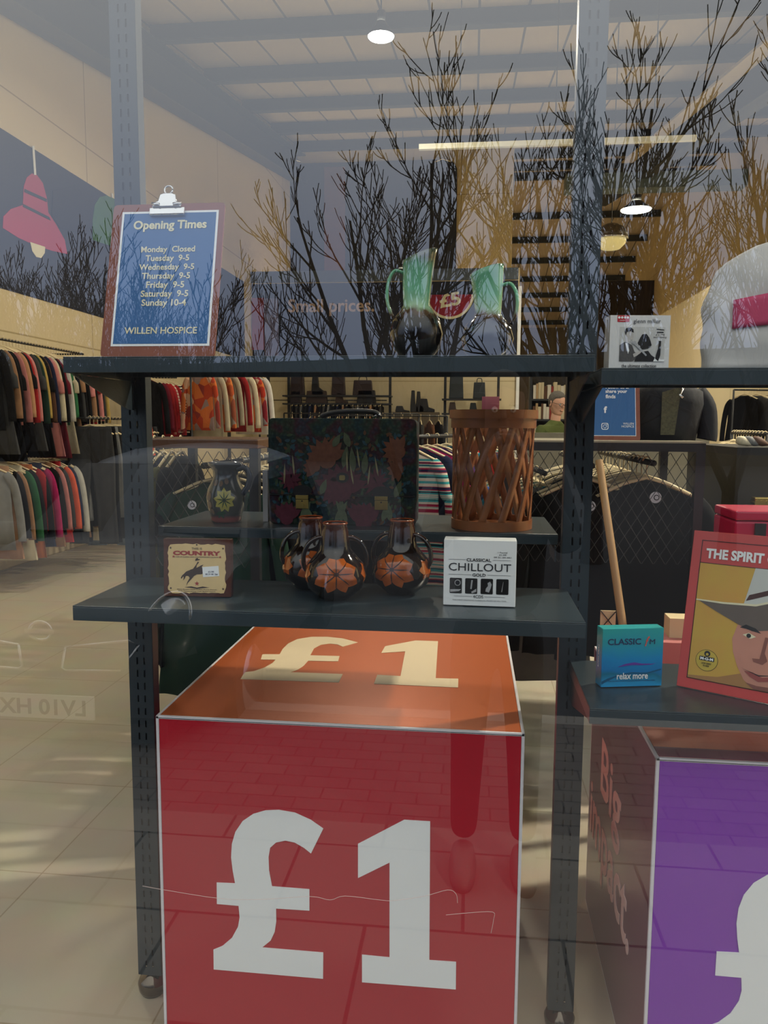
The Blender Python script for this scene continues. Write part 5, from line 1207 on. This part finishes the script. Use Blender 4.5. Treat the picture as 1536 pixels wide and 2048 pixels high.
# boots standing on a low cabinet between the two units
p = at(782, 824, Y=YS); q_ = at(884, 824, Y=YS)
tag(MB().box(p.x, q_.x - .06, YS, YS + .45, 0, p.z).build('low_cabinet', mat('tan_cabinet', srgb(90, 78, 60), .6)), 'low cabinet carrying boots between the rear shelving units', 'cabinet')
for i, (px, w_, h_, lb) in enumerate(((790, .28, .12, 'low dark shoe lying at the left end of the low rear cabinet'), (820, .16, .42, 'tall black lace-up boot on the low rear cabinet'), (831, .16, .40, 'tall black boot right beside its lace-up twin'), (838, .3, .26, 'short dark boot at the right of the low rear cabinet'))):
    c_ = at(px, 824, Y=YS + .05); bag_obj(c_.x, YS + .1, p.z + .001, w_, h_, (24, 24, 26), 'boot', lb, None)
# bookshelf and counter on the right behind the man
p = at(1058, 840, Y=13.5); 
bs = thing('book_shelving', 'dark shelving full of pale books behind the man in green', 'shelving', (p.x, 13.5, 0)); zt_ = at(1100, 752, Y=13.5).z
MB().box(0, 1.9, .3, .34, 0, zt_).build('back_panel', mat('dark_back', srgb(40, 34, 26), .7), bs)
for x in (0, 1.86): MB().box(x, x + .04, 0, .3, 0, zt_).build('side_panel', M['dark'], bs)
rb = random.Random(9)
for si in range(4):
    z = zt_ - .38 - si * .34; MB().box(.04, 1.86, 0, .3, z - .03, z).build('shelf_board', M['dark'], bs)
    if si > 2: continue
    x = .06; i = 0; bm_ = None
    while x < 1.8:
        w_ = rb.uniform(.03, .06); h_ = rb.uniform(.2, .28); cw, colr = rb.choice((('cream', (216, 204, 172)), ('white', (226, 222, 210)), ('tan', (190, 160, 120)), ('brown', (96, 64, 44)), ('red', (150, 50, 44))))
        tag(MB().box(0, w_, 0, .18, 0, h_).build('book', mat('book_' + cw, srgb(*colr), .7) if ('book_' + cw) not in bpy.data.materials else bpy.data.materials['book_' + cw], loc=(p.x + x, 13.52, z + .001)), f'books standing in a tight row on the {("top", "second", "third")[si]} shelf behind the man in green', 'book', f'books on the {("top", "second", "third")[si]} shelf behind the man')
        x += w_ + .004; i += 1
p = at(1040, 868, Y=7.4)
tag(MB().box(0, 1.7, 0, .5, 0, at(1100, 866, Y=7.4).z).build('shop_counter', mat('grey_counter', srgb(96, 92, 78), .5), loc=(p.x, 7.4, 0)), 'grey counter in front of the man in the green jumper', 'counter')
# wheels and base of rails already given; hats on the rear left unit
# ---- spider plant-like dark foliage at the mannequin not present; small camera on ceiling
# ============================================================ PEOPLE
def skin_mesh(name, verts, edges, radii, mt, parent, sub=2, root=0, loc=None):
    me = bpy.data.meshes.new(name); me.from_pydata(verts, edges, []); o = bpy.data.objects.new(name, me); COL.objects.link(o)
    md = o.modifiers.new('skin', 'SKIN'); md.use_smooth_shade = True
    sv = me.skin_vertices[0].data if me.skin_vertices else None
    if sv is None:
        bpy.context.view_layer.objects.active = o; sv = me.skin_vertices[0].data
    for i, r in enumerate(radii): sv[i].radius = r if isinstance(r, tuple) else (r, r); sv[i].use_root = (i == root)
    s = o.modifiers.new('sub', 'SUBSURF'); s.levels = sub; s.render_levels = sub
    dg = bpy.context.evaluated_depsgraph_get(); m2 = bpy.data.meshes.new_from_object(o.evaluated_get(dg)); bpy.data.objects.remove(o)
    m2.name = name; m2.materials.clear(); m2.materials.append(mt)
    for p in m2.polygons: p.use_smooth = True
    o = bpy.data.objects.new(name, m2); COL.objects.link(o); o.parent = parent
    return o
SKIN = mat('person_skin', srgb(206, 158, 132), .55, var=.08, scale=10)
def hand_pts(V, E, Rr, wrist_i, wrist, dirv, palmn, curl=.5, s=1.0, side=1):
    """adds a palm with four bent fingers and a side thumb; dirv = along the hand, palmn = out of the palm"""
    d = Vector(dirv).normalized(); pn = Vector(palmn).normalized(); sd = d.cross(pn).normalized() * side
    palm = Vector(wrist) + d * .045 * s; V.append(tuple(palm)); E.append((wrist_i, len(V) - 1)); Rr.append((.030 * s, .016 * s)); pi_ = len(V) - 1
    for k, (off, ln) in enumerate(((-.030, .070), (-.010, .078), (.010, .072), (.029, .058))):
        base = palm + d * .040 * s + sd * off * s; V.append(tuple(base)); E.append((pi_, len(V) - 1)); Rr.append(.0098 * s)
        a1 = curl * .7; dd = (d * math.cos(a1) + pn * math.sin(a1)); m1 = base + dd * ln * .42 * s; V.append(tuple(m1)); E.append((len(V) - 2, len(V) - 1)); Rr.append(.0090 * s)
        a2 = curl * 1.7; dd = (d * math.cos(a2) + pn * math.sin(a2)); m2 = m1 + dd * ln * .33 * s; V.append(tuple(m2)); E.append((len(V) - 2, len(V) - 1)); Rr.append(.0082 * s)
        a3 = curl * 2.3; dd = (d * math.cos(a3) + pn * math.sin(a3)); m3 = m2 + dd * ln * .25 * s; V.append(tuple(m3)); E.append((len(V) - 2, len(V) - 1)); Rr.append(.0070 * s)
    tb = palm - d * .012 * s - sd * .030 * s; V.append(tuple(tb)); E.append((pi_, len(V) - 1)); Rr.append(.0125 * s)
    t1 = tb + (d * .6 - sd * .7 + pn * .25).normalized() * .032 * s; V.append(tuple(t1)); E.append((len(V) - 2, len(V) - 1)); Rr.append(.0105 * s)
    t2 = t1 + (d * .85 - sd * .25 + pn * .3).normalized() * .026 * s; V.append(tuple(t2)); E.append((len(V) - 2, len(V) - 1)); Rr.append(.0085 * s)
def head_mesh(parent, c, s=1.0, yaw_=0.0, pitch_=0.0, hair=None, hairname='hair', glasses=False, mt=SKIN):
    """head facing -Y before turning; c = centre of the skull"""
    q = MB(); n = 28; rings = []
    lv = [(-.118, .030, .030, -.035), (-.112, .045, .045, -.028), (-.095, .056, .060, -.018), (-.07, .064, .075, -.008), (-.04, .070, .088, 0), (-.01, .074, .095, .003), (.03, .077, .099, .006), (.06, .073, .094, .008), (.09, .056, .074, .010), (.108, .032, .042, .010), (.114, .008, .01, .01)]
    for z, wx, dy, yo in lv: rings.append([(wx * math.cos(a), yo + dy * math.sin(a), z) for a in [2 * PI * i / n for i in range(n)]])
    q.rings(rings)
    MX = Matrix.Translation(c) @ Euler((pitch_, 0, yaw_)).to_matrix().to_4x4() @ Matrix.Scale(s, 4)
    nose = MB().rings([[(x * w_, y, z) for x, y in ((-1, -.082), (-.5, -.082 - d), (.5, -.082 - d), (1, -.082))] for z, w_, d in ((.02, .008, .008), (-.005, .011, .020), (-.024, .016, .028), (-.034, .014, .012))])
    q.add(nose.v, nose.f)
    for sgn in (-1, 1):
        ear = [(sgn * (.074 + .008 * math.sin(PI * i / 10)), .012 + .010 * math.cos(2 * PI * i / 10), -.01 + .030 * math.sin(2 * PI * i / 10)) for i in range(11)]
        q.tube(ear, .006, 6)
    q.tube([(-.022, -.088, -.058), (0, -.094, -.060), (.022, -.088, -.058)], .006, 6)
    for sgn in (-1, 1): q.tube([(sgn * .014, -.088, .014), (sgn * .030, -.090, .020), (sgn * .046, -.080, .016)], .005, 6)
    o = q.xf(MX).build('head', mt, parent, smooth=True, sub=1)
    e = MB()
    for sgn in (-1, 1): e.lathe([(.002, -.011), (.009, -.007), (.0115, 0), (.009, .007), (.002, .011)], 12, c=(sgn * .030, -.082, .0))
    e.xf(MX).build('eyes', mat('eye_white', srgb(230, 226, 220), .2), o, smooth=True)
    e = MB()
    for sgn in (-1, 1): e.lathe([(.0005, -.004), (.004, 0), (.0005, .004)], 10, c=(sgn * .030, -.0925, 0))
    e.xf(MX).build('pupils', M['black'], o, smooth=True)
    if hair:
        h = MB(); rings = []
        for z, wx, dy, yo in ((-.045, .074, .066, .030), (.0, .080, .080, .024), (.03, .084, .088, .020), (.06, .080, .094, .014), (.09, .064, .082, .012), (.112, .038, .050, .012), (.122, .010, .012, .012)):
            rings.append([(wx * math.cos(a), max(-.078, yo + dy * math.sin(a)) if z > .05 else max(-.02, yo + dy * math.sin(a)), z) for a in [2 * PI * i / n for i in range(n)]])
        h.rings(rings).xf(MX).build(hairname, mat('hair_cloth_' + hairname, srgb(*hair), .8, var=.4, scale=60, bump=.4), parent, smooth=True)
    if glasses:
        g = MB()
        for sgn in (-1, 1):
            g.tube([(sgn * .031 + .022 * math.cos(a), -.104, .0 + .016 * math.sin(a)) for a in [2 * PI * i / 16 for i in range(17)]], .002, 6)
            g.tube([(sgn * .053, -.104, .005), (sgn * .078, -.03, .006), (sgn * .080, .02, .0)], .002, 6)
        g.tube([(-.009, -.104, .003), (.009, -.104, .003)], .002, 6)
        g.xf(MX).build('glasses', M['black'], parent, smooth=True)
    return o
# shop man, green jumper, standing behind the counter, looking down to the right
p = at(1110, 830, Y=8.3)
pm_ = thing('person', 'man with glasses in a green jumper standing behind the counter', 'person', (p.x, 8.3, 0), (0, 0, R(40)))
V = [(0, 0, .95), (0, .0, 1.12), (0, .0, 1.32), (0, .0, 1.42), (0, -.01, 1.50)]; E = [(0, 1), (1, 2), (2, 3), (3, 4)]; Rr = [(.17, .12), (.165, .12), (.19, .12), (.12, .09), (.06, .06)]
gj = mat('green_jumper', srgb(74, 84, 32), .9, var=.2, scale=30)
for s in (-1, 1):
    i0 = len(V); V += [(s * .19, 0, 1.38), (s * .25, -.03, 1.12), (s * .20, -.24, 1.02), (s * .17, -.30, 1.02)]; E += [(2, i0), (i0, i0 + 1), (i0 + 1, i0 + 2), (i0 + 2, i0 + 3)]; Rr += [.07, .056, .042, .036]
skin_mesh('jumper', V, E, Rr, gj, pm_)
V = [(0, 0, .96), (0, 0, .9)]; E = [(0, 1)]; Rr = [(.16, .12), (.155, .12)]
for s in (-1, 1):
    i0 = len(V); V += [(s * .09, 0, .82), (s * .10, -.01, .48), (s * .10, .0, .10)]; E += [(1, i0), (i0, i0 + 1), (i0 + 1, i0 + 2)]; Rr += [.09, .065, .05]
skin_mesh('trousers', V, E, Rr, mat('dark_trousers', srgb(34, 36, 44), .8), pm_)
V = [(0, -.0, 1.40), (0, -.01, 1.50), (0, -.02, 1.58)]; E = [(0, 1), (1, 2)]; Rr = [.06, .052, .055]
skin_mesh('neck', V, E, Rr, SKIN, pm_)
for s in (-1, 1):
    V = [(s * .17, -.29, 1.02), (s * .165, -.33, 1.02)]; E = [(0, 1)]; Rr = [.028, (.028, .02)]; hand_pts(V, E, Rr, 1, (s * .165, -.33, 1.02), (0, -1, -.1), (0, 0, -1), .35, 1.0, side=s)
    skin_mesh('hand', V, E, Rr, SKIN, pm_)
head_mesh(pm_, (0, -.03, 1.66), 1.0, R(-6), R(14), hair=(90, 84, 76), hairname='hair', glasses=True)
for s in (-1, 1): MB().rings([sup(.045, .13, .0), sup(.045, .13, .03), sup(.04, .11, .06), sup(.035, .05, .09)]).xf(Matrix.Translation((s * .10, -.04, 0.0))).build('shoe', M['black'], pm_, smooth=True)

# photographer outside, seen only in the pane
GZ = -.12
ph = thing('person', 'person in dark coat and trousers outside holding up a phone, mirrored in the window', 'person', (.10, -.38, GZ), (0, 0, PI)); ph.scale = (.95, .95, .95)
H0 = 1.42 - GZ
coat = mat('dark_coat', srgb(12, 13, 15), .85, var=.2, scale=20)
V = [(0, 0, .92), (0, .0, 1.12), (0, .0, 1.34), (0, .0, 1.46)]; E = [(0, 1), (1, 2), (2, 3)]; Rr = [(.18, .13), (.165, .12), (.19, .125), (.10, .09)]
for s in (-1, 1):
    i0 = len(V); V += [(s * .19, 0, 1.41), (s * .235, -.06, 1.20), (s * .10, -.26, 1.44), (s * .07, -.29, 1.475)]; E += [(2, i0), (i0, i0 + 1), (i0 + 1, i0 + 2), (i0 + 2, i0 + 3)]; Rr += [.07, .055, .04, .034]
skin_mesh('coat', V, E, Rr, coat, ph)
V = [(0, 0, 1.0), (0, 0, .9)]; E = [(0, 1)]; Rr = [(.15, .11), (.155, .12)]
for s in (-1, 1):
    i0 = len(V); V += [(s * .09, 0, .82), (s * .10, -.015, .48), (s * .11, .01, .10)]; E += [(1, i0), (i0, i0 + 1), (i0 + 1, i0 + 2)]; Rr += [.09, .066, .052]
skin_mesh('trousers', V, E, Rr, mat('black_trousers', srgb(20, 20, 24), .85), ph)
skin_mesh('neck', [(0, 0, 1.44), (0, -.01, 1.52), (0, -.02, 1.60)], [(0, 1), (1, 2)], [.058, .052, .055], mat('deep_skin', srgb(112, 78, 60), .55), ph)
for s in (-1, 1):
    V = [(s * .07, -.29, 1.475), (s * .062, -.305, 1.49)]; E = [(0, 1)]; Rr = [.027, (.026, .02)]; hand_pts(V, E, Rr, 1, (s * .062, -.305, 1.49), (-s * .25, -.25, .9), (-s, 0.1, 0), .6, .95, side=-s)
    skin_mesh('hand', V, E, Rr, bpy.data.materials['deep_skin'], ph)
head_mesh(ph, (0, -.03, 1.69), 1.0, 0, R(10), hair=(30, 24, 20), hairname='hair', mt=mat('deep_skin', srgb(112, 78, 60), .55))
for s in (-1, 1): MB().rings([sup(.048, .14, .0), sup(.05, .14, .03), sup(.044, .12, .06), sup(.038, .05, .095)]).xf(Matrix.Translation((s * .11, -.05, 0.0))).build('shoe', mat('grey_trainers', srgb(120, 116, 112), .6), ph, smooth=True)
tg = thing('phone', 'dark phone held upright by the person outside', 'phone', (.0, -.045, 1.365), (R(-6), 0, 0))
MB().prism(rrect(-.037, .037, 0, .15, .01, 4), lambda u, v, w_: (u, w_, v), .008).build('body', M['black'], tg)

# ============================================================ OUTSIDE, MIRRORED IN THE PANE
def paving():
    mt, t, b = new_mat('grey_block_paving'); tcn = t.nodes.new('ShaderNodeTexCoord'); br = t.nodes.new('ShaderNodeTexBrick')
    br.inputs['Scale'].default_value = 1; br.inputs['Brick Width'].default_value = .2; br.inputs['Row Height'].default_value = .1; br.inputs['Mortar Size'].default_value = .004
    br.inputs['Color1'].default_value = srgb(98, 92, 86); br.inputs['Color2'].default_value = srgb(86, 80, 76); br.inputs['Mortar'].default_value = srgb(52, 48, 45)
    link(t, tcn.outputs['Object'], br.inputs['Vector']); link(t, br.outputs['Color'], b.inputs['Base Color']); b.inputs['Roughness'].default_value = .8; return mt
def slabs():
    mt, t, b = new_mat('grey_paving_slabs'); tcn = t.nodes.new('ShaderNodeTexCoord'); br = t.nodes.new('ShaderNodeTexBrick')
    br.inputs['Scale'].default_value = 1; br.inputs['Brick Width'].default_value = .6; br.inputs['Row Height'].default_value = .45; br.inputs['Mortar Size'].default_value = .006
    br.inputs['Color1'].default_value = srgb(124, 119, 112); br.inputs['Color2'].default_value = srgb(118, 113, 106); br.inputs['Mortar'].default_value = srgb(66, 62, 58)
    link(t, tcn.outputs['Object'], br.inputs['Vector']); link(t, br.outputs['Color'], b.inputs['Base Color']); b.inputs['Roughness'].default_value = .8; return mt
struct(MB().box(-14, 14, -.62, 1.0, GZ - .1, GZ).build('ground_slabs', slabs()))
struct(MB().box(-14, 14, -1.75, -.62, GZ - .1, GZ - .002).build('ground_paving', paving()))
struct(MB().box(-14, 14, -1.87, -1.75, GZ - .3, GZ + .0).build('ground_kerb', mat('kerb_stone', srgb(130, 126, 120), .8)))
RZ = -.30
struct(MB().box(-60, 60, -70, -1.87, RZ - .1, RZ).build('ground_asphalt', mat('dark_asphalt', srgb(34, 34, 36), .9, var=.3, scale=60)))
struct(MB().box(-14, 14, -.9, -.9, GZ, GZ).build('trim_4', M['dark'])) if False else None
# ---- small hatchback, nose towards the window
lg_ = atr(87, 1293, 3.45)
cx = lg_.x; fy = lg_.y
car = thing('car', 'dark blue grey small hatchback parked nose-on outside, mirrored at the left of the window', 'car', (cx, fy, RZ), (0, 0, PI))
# local: nose at y=0 facing -Y, tail +Y (turned half round)
def carz(y):
    P = [(0, .55), (.05, .68), (.18, .82), (.6, .95), (1.0, 1.02), (1.55, 1.42), (1.9, 1.52), (2.6, 1.54), (3.2, 1.46), (3.55, 1.15), (3.68, .85), (3.72, .5)]
    for (a, za), (b, zb) in zip(P, P[1:]):
        if a <= y <= b: return za + (zb - za) * (y - a) / (b - a)
    return P[-1][1]
q = MB(); rings = []
for y in [0, .03, .1, .2, .35, .6, .85, 1.0, 1.15, 1.35, 1.55, 1.75, 1.9, 2.3, 2.6, 3.0, 3.2, 3.4, 3.55, 3.65, 3.72]:
    zt_ = carz(y); hw = .83 - .16 * max(0, 1 - y / .5) ** 2 - .08 * max(0, (y - 3.1) / .62) ** 2; r_ = []
    belt = min(zt_, .95); zb_ = .22 + .10 * max(0, 1 - y / .25)
    tw = hw * (.72 if zt_ > 1.3 else .72 + .2 * max(0, (1.3 - zt_) / .4))
    side = [(hw * .93, zb_), (hw, .42), (hw * 1.0, .62), (hw * .985, belt * .9), (hw * .93, belt)]
    if zt_ > belt + .02: side += [(hw * .93 + (tw - hw * .93) * f, belt + (zt_ - belt) * f ** 1.0 * .96) for f in (.35, .7, .93)]
    else: side += [(hw * .93 * k, zt_ + .015) for k in (.9, .8, .72)]
    side += [(tw * .6, zt_ + .02), (0, zt_ + .035)]
    r_ = [(x, y, z) for x, z in side] + [(-x, y, z) for x, z in reversed(side[:-1])]
    rings.append(r_)
q.rings(rings)
cb_ = mat('blue_grey_car_paint', srgb(26, 32, 42), .4, .1, coat=.25)
q.build('body', cb_, car, smooth='auto')
gls = mat('dark_car_glass', srgb(16, 18, 20), .06)
ws = MB()
def wsp(u, y, lift=.02): zt_ = carz(y); return (u * (.62 + .0), y - .02, zt_ + .045)
ws.add([(-.66, 1.03, 1.07), (.66, 1.03, 1.07), (.55, 1.56, 1.455), (-.55, 1.56, 1.455), (-.66, 1.06, 1.04), (.66, 1.06, 1.04), (.55, 1.59, 1.42), (-.55, 1.59, 1.42)], [(0, 1, 2, 3), (7, 6, 5, 4), (0, 4, 5, 1), (1, 5, 6, 2), (2, 6, 7, 3), (3, 7, 4, 0)])
ws.build('windscreen', gls, car)
for s in (-1, 1):
    MB().prism([(1.25, .97), (2.0, .97), (2.0, 1.36), (1.62, 1.36)], lambda u, v, w_: (s * (.80 + w_ - .13 * (v - .97) / .4), u, v), .012).build('side_window', gls, car)
    MB().prism([(2.06, .97), (2.9, .97), (2.75, 1.34), (2.06, 1.36)], lambda u, v, w_: (s * (.80 + w_ - .13 * (v - .97) / .4), u, v), .012).build('side_window', gls, car)
hl = mat('headlight_glass', srgb(190, 196, 204), .08, .6)
tgt = atr(378, 1237, 3.6)
hx = abs(cx - tgt.x)
for s in (-1, 1):
    ring = [(s * (.56 + .13 * math.cos(a) * .9), .14 + .10 * math.sin(a) * .9 + .02 * math.cos(a), .74 + .145 * math.sin(a) + .03 * math.cos(a)) for a in [2 * PI * i / 28 for i in range(29)]]
    hh = MB().rings([[(Vector(p) - Vector((s * .56, .14, .74))) * k + Vector((s * .56, .14 - (1 - k) * .04, .74)) for p in ring[:-1]] for k in (1.0, .8, .5, .1)]).build('headlight', hl, car, smooth=True)
    MB().tube([(x, y - .012, z) for x, y, z in ring], .010, 8).build('headlight_ring', M['chrome'], hh, smooth=True)
    MB().tube([(s * .12, -.012, .66), (s * .42, .02, .69), (s * .47, .03, .67), (s * .38, .0, .55), (s * .12, -.02, .545), (s * .10, -.02, .56), (s * .12, -.012, .66)], .007, 8).build('grille_surround', M['chrome'], car, smooth=True)
    MB().box(s * .27 - .15, s * .27 + .15, -.012, .01, .56, .65).build('grille', M['dark'], car)
    for y in (.68, 3.02):
        wh = MB().lathe([(.30, -.09), (.31, -.05), (.31, .05), (.30, .09), (.2, .09), (.2, -.09)], 28).xf(Matrix.Translation((s * .74, y, .31)) @ Euler((0, PI / 2, 0)).to_matrix().to_4x4()).build('wheel', M['black'], car, smooth='auto')
        MB().lathe([(.19, 0), (.16, .02), (.03, .03), (.001, .03)], 20).xf(Matrix.Translation((s * .83, y, .31)) @ Euler((0, s * PI / 2, 0)).to_matrix().to_4x4()).build('hubcap', M['chrome'], wh, smooth='auto')
    MB().rings([sup(.09, .04, -.07), sup(.11, .05, 0), sup(.09, .04, .07)]).xf(Matrix.Translation((s * .93, 1.2, 1.02))).build('wing_mirror', cb_, car, smooth=True)
MB().tube([(.055 * math.cos(a), -.022, .735 + .045 * math.sin(a)) for a in [2 * PI * i / 24 for i in range(25)]], .008, 8).box(-.075, .075, -.032, -.016, .725, .745).build('badge', M['chrome'], car)
np_ = MB().box(-.26, .26, -.035, -.022, .31, .425).build('number_plate', mat('plate_white', srgb(214, 214, 208), .5), car)
text('LV10 HX', .1, M['black'], np_, (0, -.037, .3675), width=.44, height=.079, bold=.002, ext=.001)
MB().box(-.6, .6, -.01, .03, .20, .29).build('lower_grille', M['dark'], car)

# ---- bare trees
bark = mat('bare_bark', srgb(46, 36, 32), .9, var=.3, scale=10)
def tree(base, height, seed, label, stems=7, trunk=.075, twig=.0075, open_=1.0, kids_=(6, 4, 3), lean=(0, 0)):
    rnd = random.Random(seed); q = MB()
    def branch(p, d, ln, r, depth):
        nseg = 6 if depth < 2 else 4; pts = [p]; rs = [r]; dd = Vector(d)
        for i in range(nseg):
            wob = .13 if depth else .07
            dd = (dd + Vector((rnd.uniform(-wob, wob), rnd.uniform(-wob, wob), .07 + .05 * depth))).normalized()
            pts.append(pts[-1] + dd * ln / nseg); rs.append(max(twig * .75, r * (1 - .78 * (i + 1) / nseg)))
        q.tube(pts, rs, 7 if depth == 0 else (5 if depth == 1 else 4), cap=False)
        if depth >= len(kids_): return
        n = kids_[depth]
        for k in range(n):
            f = (.22 if depth == 0 else .15) + (.75 if depth == 0 else .8) * (k + rnd.random() * .9) / n
            i = min(nseg - 1, int(f * nseg)); pp = pts[i].lerp(pts[i + 1], f * nseg - i); t_ = (pts[i + 1] - pts[i]).normalized()
            ax = t_.orthogonal().normalized(); ax.rotate(Matrix.Rotation(rnd.uniform(0, 2 * PI), 3, t_))
            an = R(rnd.uniform(25, 46)); nd = (t_ * math.cos(an) + ax * math.sin(an)).normalized()
            branch(pp, nd, ln * rnd.uniform(.36, .56) * (1.15 - .45 * f), max(rs[i] * .58, twig), depth + 1)
    b = Vector(base); tr = height * .14
    top = b + Vector((0, 0, tr)); q.tube([b - Vector((0, 0, .05)), b + Vector((0, 0, tr * .5)), top], [trunk * 1.25, trunk, trunk * .95], 8, cap=False)
    for k in range(stems):
        a = 2 * PI * k / stems + rnd.uniform(-.3, .3); tilt = R(rnd.uniform(14, 40)) * open_ if k > 1 else R(5 + 6 * k)
        d = Vector((math.sin(tilt) * math.cos(a), math.sin(tilt) * math.sin(a), math.cos(tilt))) + Vector((lean[0], lean[1], 0))
        branch(top - Vector((0, 0, rnd.uniform(0, tr * .4))), d.normalized(), height * (.80 - .22 * tilt / .7) * rnd.uniform(.86, 1.04), trunk * .6, 0)
    q.v = [(x - b.x, y - b.y, z - b.z) for x, y, z in q.v]
    return tag(q.build('bare_tree', bark, loc=base), label, 'tree', 'bare trees mirrored in the window')
VD = 10.5
def tbase(px, vd): p = atr(px, 800, vd); return (p.x, p.y, RZ)
def th(py, vd, px=800): return at(px, py, Y=vd).z - RZ
tree(tbase(818, VD), th(165, VD), 5, 'tall bare upswept tree outside, mirrored across the middle of the window', stems=8, trunk=.10, kids_=(7, 5, 3), open_=1.15)
tree(tbase(1195, VD - .5), th(50, VD - .5), 8, 'tallest bare tree outside, mirrored behind the right upright and pendant lamp', stems=9, trunk=.12, kids_=(7, 5, 3), open_=1.25)
tree(tbase(1470, VD + .5), th(60, VD + .5), 21, 'wide bare tree outside, mirrored at the right edge over the tote bag', stems=8, trunk=.11, kids_=(8, 5, 4), open_=1.25, lean=(.1, 0))
tree(tbase(535, 15), th(560, 15), 14, 'small bare tree outside, mirrored left of the words Small prices', stems=8, trunk=.07, kids_=(6, 4, 3), open_=1.4, twig=.009)
for i, (px, py, vd, s) in enumerate(((20, 500, 17, 31), (105, 480, 16, 32), (200, 500, 17, 33), (290, 560, 17, 34), (380, 540, 16, 36), (-70, 470, 16, 37))):
    tree(tbase(px, vd), th(py, vd, px), s, 'bare bushy tree in the row outside, ' + ('second', 'third', 'fourth', 'fifth', 'sixth', 'first')[i] + ' of the row mirrored at the left', stems=9, trunk=.07, twig=.0095, kids_=(8, 5, 3), open_=1.3)
# ---- long low building across the car park
bb = thing('low_building', 'long low dark building with a shallow roof across the car park, mirrored behind the trees', 'building', (0, -34, RZ))
MB().box(-40, 40, -6, 0, 0, 3.6).build('wall', mat('dark_cladding', srgb(36, 34, 34), .8), bb)
MB().prism([(-41, 3.6), (41, 3.6), (41, 3.9), (14, 5.2), (-10, 4.6), (-41, 3.9)], lambda u, v, w_: (u, .4 - w_, v), 7).build('roof', mat('dark_roof', srgb(38, 38, 42), .7), bb)
hedge = MB()
